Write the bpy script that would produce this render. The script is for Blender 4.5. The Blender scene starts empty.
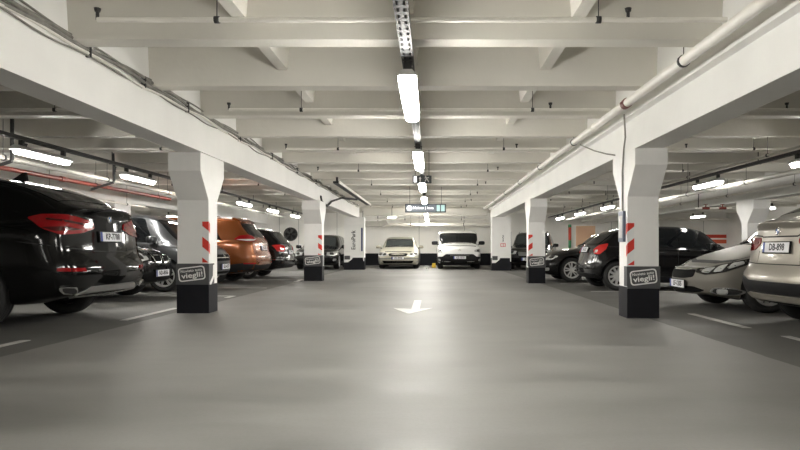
import bpy, bmesh, math, random
from mathutils import Vector, Matrix
from mathutils.bvhtree import BVHTree
random.seed(7)
PI = math.pi
scene = bpy.context.scene
COL = scene.collection

# ------------------------------------------------------------------ materials
MAT = {}
def mat(name, color, rough=0.5, metal=0.0, coat=0.0, emit=None, strength=0.0, spec=0.5, noise=0.0, nscale=6.0, bump=0.0, bscale=30.0):
    m = bpy.data.materials.new(name); m.use_nodes = True
    nt = m.node_tree; b = nt.nodes['Principled BSDF']
    b.inputs['Base Color'].default_value = (*color, 1)
    b.inputs['Roughness'].default_value = rough
    b.inputs['Metallic'].default_value = metal
    b.inputs['Coat Weight'].default_value = coat
    b.inputs['Coat Roughness'].default_value = 0.03
    b.inputs['Specular IOR Level'].default_value = spec
    if emit:
        b.inputs['Emission Color'].default_value = (*emit, 1)
        b.inputs['Emission Strength'].default_value = strength
    if noise or bump:
        tc = nt.nodes.new('ShaderNodeTexCoord')
    if noise:
        n = nt.nodes.new('ShaderNodeTexNoise'); n.inputs['Scale'].default_value = nscale
        n.inputs['Detail'].default_value = 6
        r = nt.nodes.new('ShaderNodeValToRGB')
        r.color_ramp.elements[0].position = 0.3; r.color_ramp.elements[1].position = 0.7
        r.color_ramp.elements[0].color = (*[c*(1-noise) for c in color], 1)
        r.color_ramp.elements[1].color = (*[min(1, c*(1+noise*.5)) for c in color], 1)
        nt.links.new(tc.outputs['Object'], n.inputs['Vector'])
        nt.links.new(n.outputs['Fac'], r.inputs['Fac'])
        nt.links.new(r.outputs['Color'], b.inputs['Base Color'])
    if bump:
        n2 = nt.nodes.new('ShaderNodeTexNoise'); n2.inputs['Scale'].default_value = bscale
        n2.inputs['Detail'].default_value = 4
        bp = nt.nodes.new('ShaderNodeBump'); bp.inputs['Strength'].default_value = bump
        bp.inputs['Distance'].default_value = 0.02
        nt.links.new(tc.outputs['Object'], n2.inputs['Vector'])
        nt.links.new(n2.outputs['Fac'], bp.inputs['Height'])
        nt.links.new(bp.outputs['Normal'], b.inputs['Normal'])
    MAT[name] = m
    return m

mat('white_paint', (.87,.865,.84), .55, noise=.05, nscale=1.5, bump=.12, bscale=14)
mat('column_paint', (.86,.855,.835), .5, noise=.04, nscale=2.5, bump=.08, bscale=18)
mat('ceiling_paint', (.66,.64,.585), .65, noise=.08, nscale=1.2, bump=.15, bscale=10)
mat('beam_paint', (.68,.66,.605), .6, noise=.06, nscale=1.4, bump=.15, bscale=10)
mat('wall_paint', (.88,.87,.83), .6, noise=.07, nscale=.8)
mat('pipe_white', (.86,.84,.78), .4, noise=.08, nscale=4)
mat('pipe_dull', (.50,.485,.44), .45, noise=.1, nscale=4)
mat('pipe_red', (.17,.034,.022), .4, noise=.15, nscale=5)
mat('metal_grey', (.42,.42,.41), .45, .7)
mat('metal_dark', (.05,.05,.05), .5, .4)
mat('galvanized', (.065,.065,.065), .55, .0, noise=.15, nscale=20)
mat('lamp_housing', (.72,.72,.70), .4)
mat('lamp_lit', (1,.97,.9), .4, emit=(1,.968,.905), strength=34)
mat('lamp_lit_bay', (1,.97,.9), .4, emit=(1,.968,.905), strength=32)
mat('dark_base', (.007,.0075,.011), .6, spec=.25, noise=.2, nscale=7)
mat('sign_grey', (.065,.067,.07), .45)
mat('sign_white', (.82,.82,.80), .5)
mat('sign_dark', (.05,.06,.065), .4)
mat('sign_backlit', (.13,.15,.17), .4, emit=(.6,.72,.85), strength=.05)
mat('sign_letters', (.9,.9,.9), .4, emit=(1,1,1), strength=.55)
mat('sign_green', (.35,.5,.47), .4, emit=(.6,.9,.88), strength=.22)
mat('red_tape', (.68,.035,.02), .45)
mat('white_tape', (.82,.82,.81), .45)
mat('sign_red', (.6,.05,.06), .5)
mat('blue_panel', (.05,.06,.16), .4)
mat('box_blue', (.10,.12,.17), .35, .1)
mat('ink', (.02,.02,.025), .5)
mat('floor_paint_white', (.46,.455,.43), .5, noise=.22, nscale=9)
mat('green_paint', (.04,.24,.09), .5)
mat('peach_paint', (.80,.52,.34), .6)
mat('stripe_red', (.55,.05,.025), .5)
mat('stripe_orange', (.60,.10,.04), .5)
mat('cable_black', (.012,.012,.014), .5)
mat('cable_grey', (.26,.25,.225), .55, noise=.3, nscale=8)
mat('yellow_plastic', (.72,.50,.04), .5)
mat('paper_white', (.85,.85,.82), .6)
# cars
mat('paint_black', (.004,.004,.004), .08, .0, .0, spec=.24)
mat('paint_black_soft', (.007,.007,.0075), .10, .0, .0, spec=.42)
mat('paint_dark_grey', (.075,.078,.082), .28, .55, .45)
mat('paint_orange', (.225,.064,.014), .26, .5, .45)
mat('paint_beige', (.37,.345,.295), .3, .5, .45)
mat('paint_champagne', (.165,.155,.132), .52, .2, .0, spec=.35)
mat('paint_silver_beige', (.40,.38,.31), .38, .4, .45)
mat('paint_white', (.76,.76,.745), .35, 0, .8)
mat('glass_dark', (.006,.007,.008), .04, 0, 0, spec=.4)
mat('glass_grey', (.035,.04,.04), .05, 0, 0, spec=.6)
mat('plastic_black', (.010,.010,.011), .55, spec=.22)
mat('plastic_grey', (.16,.16,.155), .45)
mat('rubber', (.014,.014,.014), .75)
mat('alloy', (.60,.60,.59), .30, .45)
mat('grille_black', (.004,.004,.004), .7, spec=.1)
mat('alloy_dark', (.22,.22,.22), .3, .8)
mat('wheel_back', (.01,.01,.01), .6)
mat('chrome', (.80,.80,.79), .10, 1.0)
mat('satin_silver', (.42,.42,.41), .35, .7)
mat('lamp_red', (.24,.005,.007), .08, 0, .3)
mat('lamp_red_bright', (.55,.02,.02), .12, 0, .5)
mat('hubcap', (.55,.55,.54), .35, .2)
mat('lamp_bezel', (.012,.012,.013), .15)
mat('lamp_red_dark', (.05,.004,.004), .1, 0, .3)
mat('lamp_clear', (.62,.63,.62), .12, .35, 1.0)
mat('lamp_inner', (.05,.05,.052), .15, .5, 1.0)
mat('lamp_amber', (.7,.26,.03), .2, 0, 1.0)
mat('plate_white', (.80,.81,.83), .4)
mat('plate_blue', (.03,.06,.30), .4)
mat('seam', (.003,.003,.003), .7)
mat('logo_blue', (.04,.16,.45), .3)

def floor_mat():
    m = bpy.data.materials.new('floor_concrete'); m.use_nodes = True
    nt = m.node_tree; N = nt.nodes; Lk = nt.links; b = N['Principled BSDF']
    tc = N.new('ShaderNodeTexCoord')
    sep = N.new('ShaderNodeSeparateXYZ'); Lk.new(tc.outputs['Object'], sep.inputs[0])
    def noise(scale, detail=5, dist=0.0, vec=None):
        n = N.new('ShaderNodeTexNoise'); n.inputs['Scale'].default_value = scale
        n.inputs['Detail'].default_value = detail; n.inputs['Distortion'].default_value = dist
        Lk.new(vec or tc.outputs['Object'], n.inputs['Vector']); return n.outputs['Fac']
    def math_(op, a, c=None):
        n = N.new('ShaderNodeMath'); n.operation = op
        for i, v in enumerate((a, c)):
            if v is None: continue
            if isinstance(v, (int, float)): n.inputs[i].default_value = v
            else: Lk.new(v, n.inputs[i])
        return n.outputs[0]
    def ramp(f, p0, c0, p1, c1):
        r = N.new('ShaderNodeValToRGB'); e = r.color_ramp.elements
        e[0].position = p0; e[1].position = p1; e[0].color = (*c0,1); e[1].color = (*c1,1)
        Lk.new(f, r.inputs['Fac']); return r.outputs['Color']
    def mix(f, a, c):
        n = N.new('ShaderNodeMix'); n.data_type = 'RGBA'; n.clamp_factor = True
        if isinstance(f, (int, float)): n.inputs[0].default_value = f
        else: Lk.new(f, n.inputs[0])
        Lk.new(a, n.inputs[6]); Lk.new(c, n.inputs[7]); return n.outputs[2]
    mp = N.new('ShaderNodeMapping'); mp.inputs['Scale'].default_value = (.35, 1.3, 1)
    Lk.new(tc.outputs['Object'], mp.inputs['Vector'])
    big = noise(.45, 4); mid = noise(1.6, 7, .5, mp.outputs[0]); fine = noise(45, 4)
    aisle = ramp(math_('ADD', math_('MULTIPLY', big, .45), math_('MULTIPLY', mid, .55)), .40, FLOOR_A0, .60, FLOOR_A1)
    bay = ramp(math_('ADD', math_('MULTIPLY', big, .4), math_('MULTIPLY', mid, .6)), .33, FLOOR_B0, .68, FLOOR_B1)
    # the coated driving aisle lies between the two rows of columns
    wob = math_('MULTIPLY', math_('SUBTRACT', noise(3.0, 3), .5), .05)
    xx = math_('ADD', sep.outputs['X'], wob)
    l = math_('GREATER_THAN', xx, -3.55); r = math_('LESS_THAN', xx, 2.78)
    inside = math_('MULTIPLY', l, r)
    col = mix(inside, bay, aisle)
    spk = ramp(fine, .25, (.86,.86,.86), .6, (1,1,1))
    mm = N.new('ShaderNodeMix'); mm.data_type = 'RGBA'; mm.blend_type = 'MULTIPLY'; mm.inputs[0].default_value = .5
    Lk.new(col, mm.inputs[6]); Lk.new(spk, mm.inputs[7])
    Lk.new(mm.outputs[2], b.inputs['Base Color'])
    rr = math_('ADD', math_('MULTIPLY', mid, .42), .33)
    rr = math_('ADD', rr, math_('MULTIPLY', math_('SUBTRACT', 1.0, inside), .12))
    Lk.new(rr, b.inputs['Roughness'])
    b.inputs['Specular IOR Level'].default_value = .72
    bp = N.new('ShaderNodeBump'); bp.inputs['Strength'].default_value = .10; bp.inputs['Distance'].default_value = .02
    Lk.new(math_('ADD', mid, math_('MULTIPLY', fine, .15)), bp.inputs['Height']); Lk.new(bp.outputs['Normal'], b.inputs['Normal'])
    MAT['floor_concrete'] = m
FLOOR_A0, FLOOR_A1 = (.128,.125,.116), (.205,.200,.188)
FLOOR_B0, FLOOR_B1 = (.065,.063,.057), (.11,.107,.098)
floor_mat()

# ------------------------------------------------------------------ objects
def mesh_obj(name, bm, mats, parent=None, smooth=None, loc=None):
    me = bpy.data.meshes.new(name)
    bm.normal_update()
    bm.to_mesh(me); bm.free()
    if isinstance(mats, str): mats = [mats]
    for m in mats: me.materials.append(MAT[m])
    if smooth is not None:
        for p in me.polygons: p.use_smooth = True
        if smooth < 179: me.set_sharp_from_angle(angle=math.radians(smooth))
    o = bpy.data.objects.new(name, me); COL.objects.link(o)
    if parent: o.parent = parent
    if loc: o.location = loc
    return o
def tag(o, label, cat=None, group=None, kind=None):
    o['label'] = label
    if cat: o['category'] = cat
    if group: o['group'] = group
    if kind: o['kind'] = kind
    return o
def thing(name, label, cat, loc=(0,0,0), rz=0, group=None):
    o = bpy.data.objects.new(name, None); COL.objects.link(o)
    o.location = loc; o.rotation_euler = (0,0,rz); o.empty_display_size = .2
    return tag(o, label, cat, group)
def copy_tree(o, parent=None):
    c = o.copy(); COL.objects.link(c)
    if parent: c.parent = parent
    for ch in list(o.children): copy_tree(ch, c)
    return c

def box(bm, x0, x1, y0, y1, z0, z1, mi=0, bev=0.0):
    g = bmesh.ops.create_cube(bm, size=1)
    vs = g['verts']
    for v in vs:
        v.co = Vector((x0+(v.co.x+.5)*(x1-x0), y0+(v.co.y+.5)*(y1-y0), z0+(v.co.z+.5)*(z1-z0)))
    fs = {f for v in vs for f in v.link_faces}
    for f in fs: f.material_index = mi
    if bev:
        es = list({e for v in vs for e in v.link_edges})
        r = bmesh.ops.bevel(bm, geom=es, offset=bev, segments=2, profile=.5, affect='EDGES')
        for f in r['faces']: f.material_index = mi
def boxm(bm, M, sx, sy, sz, mi=0):
    g = bmesh.ops.create_cube(bm, size=1)
    for v in g['verts']: v.co = M @ Vector((v.co.x*sx, v.co.y*sy, v.co.z*sz))
    for f in {f for v in g['verts'] for f in v.link_faces}: f.material_index = mi
def tube(bm, pts, r, seg=10, mi=0, cap=True):
    pts = [Vector(p) for p in pts]; rings = []
    up = None
    for i, p in enumerate(pts):
        d = (pts[min(i+1,len(pts)-1)] - pts[max(i-1,0)]).normalized()
        if up is None:
            up = Vector((0,0,1)) if abs(d.z) < .9 else Vector((1,0,0))
        a = d.cross(up).normalized(); up = a.cross(d).normalized()
        rr = r[i] if isinstance(r, (list, tuple)) else r
        rings.append([bm.verts.new(p + a*math.cos(2*PI*k/seg)*rr + up*math.sin(2*PI*k/seg)*rr) for k in range(seg)])
    for i in range(len(rings)-1):
        for k in range(seg):
            f = bm.faces.new((rings[i][k], rings[i][(k+1)%seg], rings[i+1][(k+1)%seg], rings[i+1][k])); f.material_index = mi; f.smooth = True
    if cap:
        for rg in (rings[0], rings[-1]):
            try: bm.faces.new(rg).material_index = mi
            except ValueError: pass
    bmesh.ops.recalc_face_normals(bm, faces=bm.faces)
def prism(bm, poly, axis, a0, a1, mi=0):
    """extrude a 2D polygon along an axis; poly in the other two axes (x,z)->axis y etc."""
    def P(u, v, a):
        return {'x': (a,u,v), 'y': (u,a,v), 'z': (u,v,a)}[axis]
    A = [bm.verts.new(P(u,v,a0)) for u,v in poly]; B = [bm.verts.new(P(u,v,a1)) for u,v in poly]
    fs = [bm.faces.new(A), bm.faces.new(B)]
    n = len(poly)
    for i in range(n): fs.append(bm.faces.new((A[i], A[(i+1)%n], B[(i+1)%n], B[i])))
    for f in fs: f.material_index = mi
    bmesh.ops.recalc_face_normals(bm, faces=fs)
def lathe(bm, prof, seg=32, axis='y', mi=0, close=False):
    rings = []
    for a, r in prof:
        ring = []
        for k in range(seg):
            c, s = math.cos(2*PI*k/seg)*r, math.sin(2*PI*k/seg)*r
            ring.append(bm.verts.new({'y': (c,a,s), 'z': (c,s,a), 'x': (a,c,s)}[axis]))
        rings.append(ring)
    m = len(rings)
    for i in range(m if close else m-1):
        A, B = rings[i], rings[(i+1)%m]
        for k in range(seg):
            f = bm.faces.new((A[k], A[(k+1)%seg], B[(k+1)%seg], B[k])); f.material_index = mi
    return rings
def text_bm(body, size, extrude=.001, align='CENTER', bold=0.0):
    cu = bpy.data.curves.new('lettering', 'FONT'); cu.body = body; cu.size = size
    cu.align_x = align; cu.align_y = 'CENTER'; cu.extrude = extrude; cu.offset = bold; cu.resolution_u = 2
    o = bpy.data.objects.new('lettering', cu)
    me = bpy.data.meshes.new_from_object(o)
    bm = bmesh.new(); bm.from_mesh(me)
    bpy.data.objects.remove(o); bpy.data.curves.remove(cu); bpy.data.meshes.remove(me)
    return bm
def rounded(poly, r, n=4):
    if r <= 0: return list(poly)
    out = []; m = len(poly)
    for i in range(m):
        p = Vector(poly[i]); a = Vector(poly[i-1]) - p; b = Vector(poly[(i+1)%m]) - p
        la, lb = a.length, b.length
        rr = min(r, la*.45, lb*.45)
        if rr < 1e-5: out.append(tuple(p)); continue
        p0 = p + a/la*rr; p1 = p + b/lb*rr
        for k in range(n+1):
            t = k/n
            q = p0*(1-t)**2 + p*2*t*(1-t) + p1*t*t
            out.append((q.x, q.y))
    return out
def pchip(pts):
    xs = [p[0] for p in pts]; ys = [p[1] for p in pts]; n = len(xs)
    if n == 1: return lambda x: ys[0]
    d = [(ys[i+1]-ys[i])/(xs[i+1]-xs[i]) for i in range(n-1)]
    m = [0]*n; m[0] = d[0]; m[-1] = d[-1]
    for i in range(1, n-1):
        if d[i-1]*d[i] <= 0: m[i] = 0
        else:
            w1 = 2*(xs[i+1]-xs[i]) + xs[i]-xs[i-1]; w2 = xs[i+1]-xs[i] + 2*(xs[i]-xs[i-1])
            m[i] = (w1+w2)/(w1/d[i-1] + w2/d[i])
    def f(x):
        if x <= xs[0]: return ys[0]
        if x >= xs[-1]: return ys[-1]
        i = 0
        while x > xs[i+1]: i += 1
        h = xs[i+1]-xs[i]; t = (x-xs[i])/h
        return (ys[i]*(1+2*t)*(1-t)**2 + h*m[i]*t*(1-t)**2 + ys[i+1]*t*t*(3-2*t) + h*m[i+1]*t*t*(t-1))
    return f
def smooth01(t):
    t = max(0., min(1., t)); return t*t*(3-2*t)
# ------------------------------------------------------------------ cars
NCTRL = 14
class Shape:
    """body surface of a car: s runs from nose (0) to tail (1), v up the half section from the belly (0) to the roof centre (13)"""
    def __init__(self, c):
        self.c = c; self.L, self.W = c['L'], c['W']
        self.top = pchip(c['top']); self.belt = pchip(c['belt']); self.bot = pchip(c['bot'])
        self.wf = pchip(c.get('wf', [(0,.80),(.015,.88),(.04,.94),(.09,.98),(.2,1),(.82,1),(.92,.982),(.96,.955),(.985,.915),(1,.86)]))
        self.wr = pchip(c.get('wr', [(0,.70),(.3,.72),(.5,.72),(.8,.70),(1,.66)]))
        self.fx = pchip(c['fx']); self.rx = pchip(c['rx'])
        self.fr = c.get('fr', .22); self.rr = c.get('rr', .3)
    def ctrl(self, s):
        W2 = self.W/2; w = W2*self.wf(s); zb, zs, zt = self.bot(s), self.belt(s), self.top(s)
        h = max(zt-zs, .015); wr = W2*self.wr(s)*min(1, self.wf(s)/.95)
        t = smooth01((h-.12)/.3)
        P = [(0,zb-.02),(.70*w,zb-.012),(.93*w,zb+.015),(.985*w,zb+.10),(w,zb+.52*(zs-zb)),(.992*w,zs-.12),(.962*w,zs-.018)]
        Hd = [(.915*w,zs+.12*h),(.86*w,zs+.35*h),(.77*w,zs+.6*h),(.65*w,zs+.78*h),(.48*w,zs+.90*h),(.25*w,zs+.975*h),(0,zt)]
        Cb = [(.925*w,zs+.015),(.895*w,zs+.09*h),(.5*(.895*w+wr)+.012,zs+.48*h),(wr,zs+.85*h),(wr-.10,zs+.955*h),(.5*wr,zs+.992*h),(0,zt)]
        for a, b in zip(Hd, Cb): P.append((a[0]*(1-t)+b[0]*t, a[1]*(1-t)+b[1]*t))
        return P
    def yz(self, P, v):
        i = min(int(v), NCTRL-2); t = v-i
        p1, p2 = P[i], P[i+1]
        p0 = P[i-1] if i else (-p2[0], p2[1]); p3 = P[i+2] if i+2 < NCTRL else (-p1[0], p1[1])
        k = .36
        h00 = 2*t**3-3*t*t+1; h10 = t**3-2*t*t+t; h01 = -2*t**3+3*t*t; h11 = t**3-t*t
        return tuple(h00*p1[a] + h10*k*(p2[a]-p0[a]) + h01*p2[a] + h11*k*(p3[a]-p1[a]) for a in (0,1))
    def X(self, s, z):
        q = max(0., 1-s/self.fr)**2 * self.fx(z) if s < self.fr else 0
        r = max(0., (s-1+self.rr)/self.rr)**2 * self.rx(z) if s > 1-self.rr else 0
        return self.L/2 - (s*self.L + q - r*1.0) if False else self.L/2 - s*self.L - q + r
    def S(self, s, v, sgn=1, P=None):
        y, z = self.yz(P or self.ctrl(s), v)
        return Vector((self.X(s, z), sgn*y, z))
    def N(self, s, v, sgn=1):
        e = .004; ev = .04
        s0, s1 = max(0,s-e), min(1,s+e); v0, v1 = max(0,v-ev), min(13,v+ev)
        ds = self.S(s1,v,sgn)-self.S(s0,v,sgn)
        if v > 12.95:
            dv = Vector((0,-sgn,0))
        else: dv = self.S(s,v1,sgn)-self.S(s,v0,sgn)
        n = ds.cross(dv).normalized()
        ref = Vector((0,sgn,0)) if v < 9 else Vector((0,0,1))
        return n if n.dot(ref) > 0 else -n
    def mesh(self, ns=84, per=3):
        bm = bmesh.new(); rows = []
        us = []
        for i in range(ns+1):
            t = i/ns; us.append(t - .42*math.sin(2*PI*t)/(2*PI))      # denser at the ends
        vs = [k/per for k in range(1, 13*per+1)]
        for s in us:
            P = self.ctrl(s)
            R = [bm.verts.new(self.S(s, v, 1, P)) for v in vs[:-1]]
            top = bm.verts.new(self.S(s, 13, 1, P))
            Lf = [bm.verts.new(self.S(s, v, -1, P)) for v in vs[:-1]]
            rows.append(R + [top] + Lf[::-1])
        m = len(rows[0])
        for a, b in zip(rows, rows[1:]):
            for k in range(m):
                bm.faces.new((a[k], a[(k+1)%m], b[(k+1)%m], b[k]))
        K = 20; n = len(vs)-1
        for row, sg, bul in ((rows[0], 1, self.c.get('bulge_f', .13)), (rows[-1], -1, self.c.get('bulge_r', .08))):
            prev = None
            for j in range(n):
                r, l = row[j], row[m-1-j]
                line = [r]
                for k in range(1, K):
                    t = 1-2*k/K
                    line.append(bm.verts.new((r.co.x + sg*bul*(1-abs(t)**2.4)*min(1, abs(r.co.y)/.5), r.co.y*t, r.co.z)))
                line.append(l)
                if prev:
                    for k in range(K): bm.faces.new((prev[k], prev[k+1], line[k+1], line[k]))
                else:
                    bm.faces.new(line)
                prev = line
            tp = row[n]
            for k in range(K): bm.faces.new((prev[k], prev[k+1], tp))
        bmesh.ops.recalc_face_normals(bm, faces=bm.faces)
        return bm

def grid_clip(poly, step):
    """a 2D polygon cut into a fine grid"""
    bm = bmesh.new()
    f = bm.faces.new([bm.verts.new((p[0], p[1], 0)) for p in poly])
    for ax in (0, 1):
        lo = min(p[ax] for p in poly); hi = max(p[ax] for p in poly)
        n = max(1, int(math.ceil((hi-lo)/step[ax])))
        for k in range(1, n):
            co = [0,0,0]; co[ax] = lo+(hi-lo)*k/n; no = [0,0,0]; no[ax] = 1
            bmesh.ops.bisect_plane(bm, geom=bm.verts[:]+bm.edges[:]+bm.faces[:], dist=1e-6, plane_co=co, plane_no=no)
    bmesh.ops.triangulate(bm, faces=[f for f in bm.faces if len(f.verts) > 4])
    return bm

class Car:
    def __init__(self, cfg, name, label, loc, rz):
        self.c = cfg; self.sh = Shape(cfg)
        self.root = thing(name, label, cfg.get('cat', 'car'), loc, rz)
        L, r = cfg['L'], cfg['r']
        self.wx = [L/2-cfg['oh_f'], L/2-cfg['oh_f']-cfg['wb']]
        bm = self.sh.mesh()
        bm.verts.ensure_lookup_table()
        self.bvh = BVHTree.FromBMesh(bm)
        W2 = cfg['W']/2; ra = r + cfg.get('arch', .055); yin = W2-.34
        cut = bmesh.new()
        for x in self.wx:
            for sg in (1, -1):
                rA = []; rB = []
                for k in range(40):
                    c_, s_ = math.cos(2*PI*k/40)*ra, math.sin(2*PI*k/40)*ra
                    rA.append(cut.verts.new((x+c_, sg*yin, r+s_))); rB.append(cut.verts.new((x+c_, sg*(W2+.3), r+s_)))
                cut.faces.new(rA); cut.faces.new(rB)
                for k in range(40): cut.faces.new((rA[k], rA[(k+1)%40], rB[(k+1)%40], rB[k]))
        bmesh.ops.recalc_face_normals(cut, faces=cut.faces)
        me_c = bpy.data.meshes.new('cut'); cut.to_mesh(me_c); cut.free()
        oc = bpy.data.objects.new('cut', me_c); COL.objects.link(oc)
        tmp = bpy.data.meshes.new('tmp'); bm.to_mesh(tmp); bm.free()
        ot = bpy.data.objects.new('tmp', tmp); COL.objects.link(ot)
        md = ot.modifiers.new('b', 'BOOLEAN'); md.operation = 'DIFFERENCE'; md.object = oc; md.solver = 'EXACT'
        dg = bpy.context.evaluated_depsgraph_get(); dg.update()
        me = bpy.data.meshes.new_from_object(ot.evaluated_get(dg))
        bpy.data.objects.remove(ot); bpy.data.objects.remove(oc); bpy.data.meshes.remove(tmp); bpy.data.meshes.remove(me_c)
        me.materials.clear(); me.materials.append(MAT[cfg['paint']]); me.materials.append(MAT['plastic_black'])
        for p in me.polygons:
            p.use_smooth = True
            inw = False
            for x in self.wx:
                if all(math.hypot(me.vertices[i].co.x-x, me.vertices[i].co.z-r) < ra+.003 for i in p.vertices) and all(abs(me.vertices[i].co.y) >= yin-.003 for i in p.vertices):
                    inw = True
            p.material_index = 1 if (inw or p.center.z < cfg.get('belly', .2) and abs(p.normal.z) > .6) else 0
        me.set_sharp_from_angle(angle=math.radians(50))
        me.name = 'body'
        self.body = bpy.data.objects.new('body', me); COL.objects.link(self.body); self.body.parent = self.root
        if cfg.get('cladding'): self.arch_trim(cfg, ra)
        self.wheels()
    def arch_trim(self, cfg, ra):
        for x in self.wx:
            for sg in (1, -1):
                bm = bmesh.new(); rows = []
                for k in range(33):
                    a = PI*(-.06+1.12*k/32)
                    row = []
                    for rr, off in ((ra-.004, -.03), (ra-.002, .012), (ra+.055, .012), (ra+.065, -.02)):
                        px, pz = x+math.cos(a)*rr, cfg['r']+math.sin(a)*rr
                        # sample the side surface outside the opening
                        qx, qz = x+math.cos(a)*(ra+.03), cfg['r']+math.sin(a)*(ra+.03)
                        h = self.bvh.ray_cast(Vector((qx, sg*3, qz)), Vector((0,-sg,0)))
                        y = h[0].y if h[0] else sg*cfg['W']/2
                        row.append(bm.verts.new((px, y+sg*off, pz)))
                    rows.append(row)
                for a, b in zip(rows, rows[1:]):
                    for i in range(3): bm.faces.new((a[i], a[i+1], b[i+1], b[i]))
                bmesh.ops.recalc_face_normals(bm, faces=bm.faces)
                mesh_obj('wheel_arch_trim', bm, cfg['cladding'], self.root, 40)
    # --- wheels
    tire_cache = {}
    def wheels(self):
        c = self.c; r = c['r']; key = (r, c.get('spokes', 5), c.get('rim', 'alloy'))
        if key not in Car.tire_cache:
            bm = bmesh.new(); R = r*.69; h = .112
            lathe(bm, [(-h+.012,R),(-h,R+.02),(-h-.006,R+(r-R)*.5),(-h+.004,r-.028),(-h+.022,r-.008),(-h+.045,r),(-.06,r),(-.052,r-.007),(-.044,r-.007),(-.036,r),(-.008,r),(-.004,r-.007),(.004,r-.007),(.008,r),(.036,r),(.044,r-.007),(.052,r-.007),(.06,r),(h-.045,r),(h-.022,r-.008),(h-.004,r-.028),(h+.006,R+(r-R)*.5),(h,R+.02),(h-.012,R),(h-.09,R-.01),(-h+.06,R-.01)], 48, close=True)
            bmesh.ops.recalc_face_normals(bm, faces=bm.faces)
            t = bpy.data.meshes.new('tire'); bm.to_mesh(t); bm.free(); t.materials.append(MAT['rubber'])
            for p in t.polygons: p.use_smooth = True
            t.set_sharp_from_angle(angle=math.radians(35))
            bm = bmesh.new()
            lathe(bm, [(h-.015,R+.004),(h-.004,R-.004),(h-.006,R-.022),(h-.03,R-.032),(h-.085,R-.036)], 48)
            for f in bm.faces: f.material_index = 0
            ring = lathe(bm, [(h-.084,R-.02),(h-.084,.001)], 48, mi=1)
            n = c.get('spokes', 5); ys = h-.02
            for k in range(n):
                a0 = 2*PI*k/n + .3
                for d in ((-.0,) if n > 7 else (-.09, .09)):
                    w0, w1 = (.020, .030) if n > 7 else (.020, .017)
                    a = a0
                    u = Vector((math.cos(a), 0, math.sin(a))); v = Vector((-math.sin(a), 0, math.cos(a)))
                    sh = v*(d*R); sh2 = v*(d*R*2.1 if n <= 7 else 0)
                    p = []
                    for rad, w, y, off in ((R*.16, w1, ys-.004, sh*.6), (R*.6, (w0+w1)/2, ys-.002, (sh+sh2)*.5), (R-.018, w0, ys+.002, sh2)):
                        b = u*rad + off
                        p.append([bm.verts.new(b + v*sg*w + Vector((0,yy,0))) for sg, yy in ((-1,y-.05),(-.75,y),(.75,y),(1,y-.05))])
                    for A, B in zip(p, p[1:]):
                        for i in range(3): bm.faces.new((A[i], A[i+1], B[i+1], B[i]))
            lathe(bm, [(ys-.04,R*.27),(ys+.002,R*.24),(ys+.008,R*.14),(ys+.009,.001)], 24)
            bmesh.ops.recalc_face_normals(bm, faces=bm.faces)
            m = bpy.data.meshes.new('rim'); bm.to_mesh(m); bm.free()
            m.materials.append(MAT[c.get('rim', 'alloy')]); m.materials.append(MAT['wheel_back'])
            for p in m.polygons: p.use_smooth = True
            m.set_sharp_from_angle(angle=math.radians(35))
            Car.tire_cache[key] = (t, m)
        t, m = Car.tire_cache[key]
        for x in self.wx:
            for sg in (1, -1):
                w = bpy.data.objects.new('wheel', t); COL.objects.link(w); w.parent = self.root
                w.location = (x, sg*(c['W']/2-.135), r); w.rotation_euler = (0, random.uniform(0, 6), 0 if sg > 0 else PI)
                rm = bpy.data.objects.new('rim', m); COL.objects.link(rm); rm.parent = w
    # --- projection of patches
    def hit(self, kind, u, v, sg=1):
        L = self.c['L']; A = 1.1
        if kind == 'S': o, d = Vector((L/2-u, sg*3, v)), Vector((0,-sg,0))
        elif kind == 'F': o, d = Vector((L, u*sg, v)), Vector((-1,0,0))
        elif kind == 'R': o, d = Vector((-L, u*sg, v)), Vector((1,0,0))
        elif kind == 'T': o, d = Vector((L/2-u, v*sg, 4)), Vector((0,0,-1))
        elif kind in ('FC', 'RC'):
            e = 1 if kind == 'FC' else -1
            th = u/A
            n = Vector((e*math.cos(th), sg*math.sin(th), 0)); ax = Vector((e*(L/2-A), 0, v))
            o, d = ax + n*5, -n
        h = self.bvh.ray_cast(o, d)
        if h[0] is None:
            h = self.bvh.find_nearest(o + d*(3 if kind == 'S' else 4))
        n = h[1]
        if n.dot(d) > 0: n = -n
        return h[0], n
    def patch(self, name, m, kind, poly, sg=1, off=.006, r=0.0, step=.07, thick=.016, parent=None, label=None, smooth=35):
        poly = rounded(poly, r)
        if kind in ('P', 'C'):
            L = self.c['L']
            bm = grid_clip(poly, (step/L*1.0, .34))
            info = []
            for vtx in bm.verts:
                s = min(1, max(0, vtx.co.x)); q = vtx.co.y
                if kind == 'P': v, sgn = q, sg
                else: v, sgn = 13-abs(q), (1 if q >= 0 else -1)
                info.append((self.sh.S(s, v, sgn), self.sh.N(s, v, sgn)))
        else:
            bm = grid_clip(poly, (step, step))
            info = [self.hit(kind, vtx.co.x, vtx.co.y, sg) for vtx in bm.verts]
        for vtx, (p, n) in zip(bm.verts, info): vtx.co = p + n*off
        bm.verts.index_update()
        bmesh.ops.recalc_face_normals(bm, faces=bm.faces)
        bm.normal_update()
        if sum(f.normal.dot(info[f.verts[0].index][1])*f.calc_area() for f in bm.faces) < 0:
            bmesh.ops.reverse_faces(bm, faces=bm.faces)
        nrm = {v: info[v.index][1] for v in bm.verts}
        be = [e for e in bm.edges if e.is_boundary]
        new = {}
        for e in be:
            for v in e.verts:
                if v not in new: new[v] = bm.verts.new(v.co - nrm[v]*(thick+off))
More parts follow.
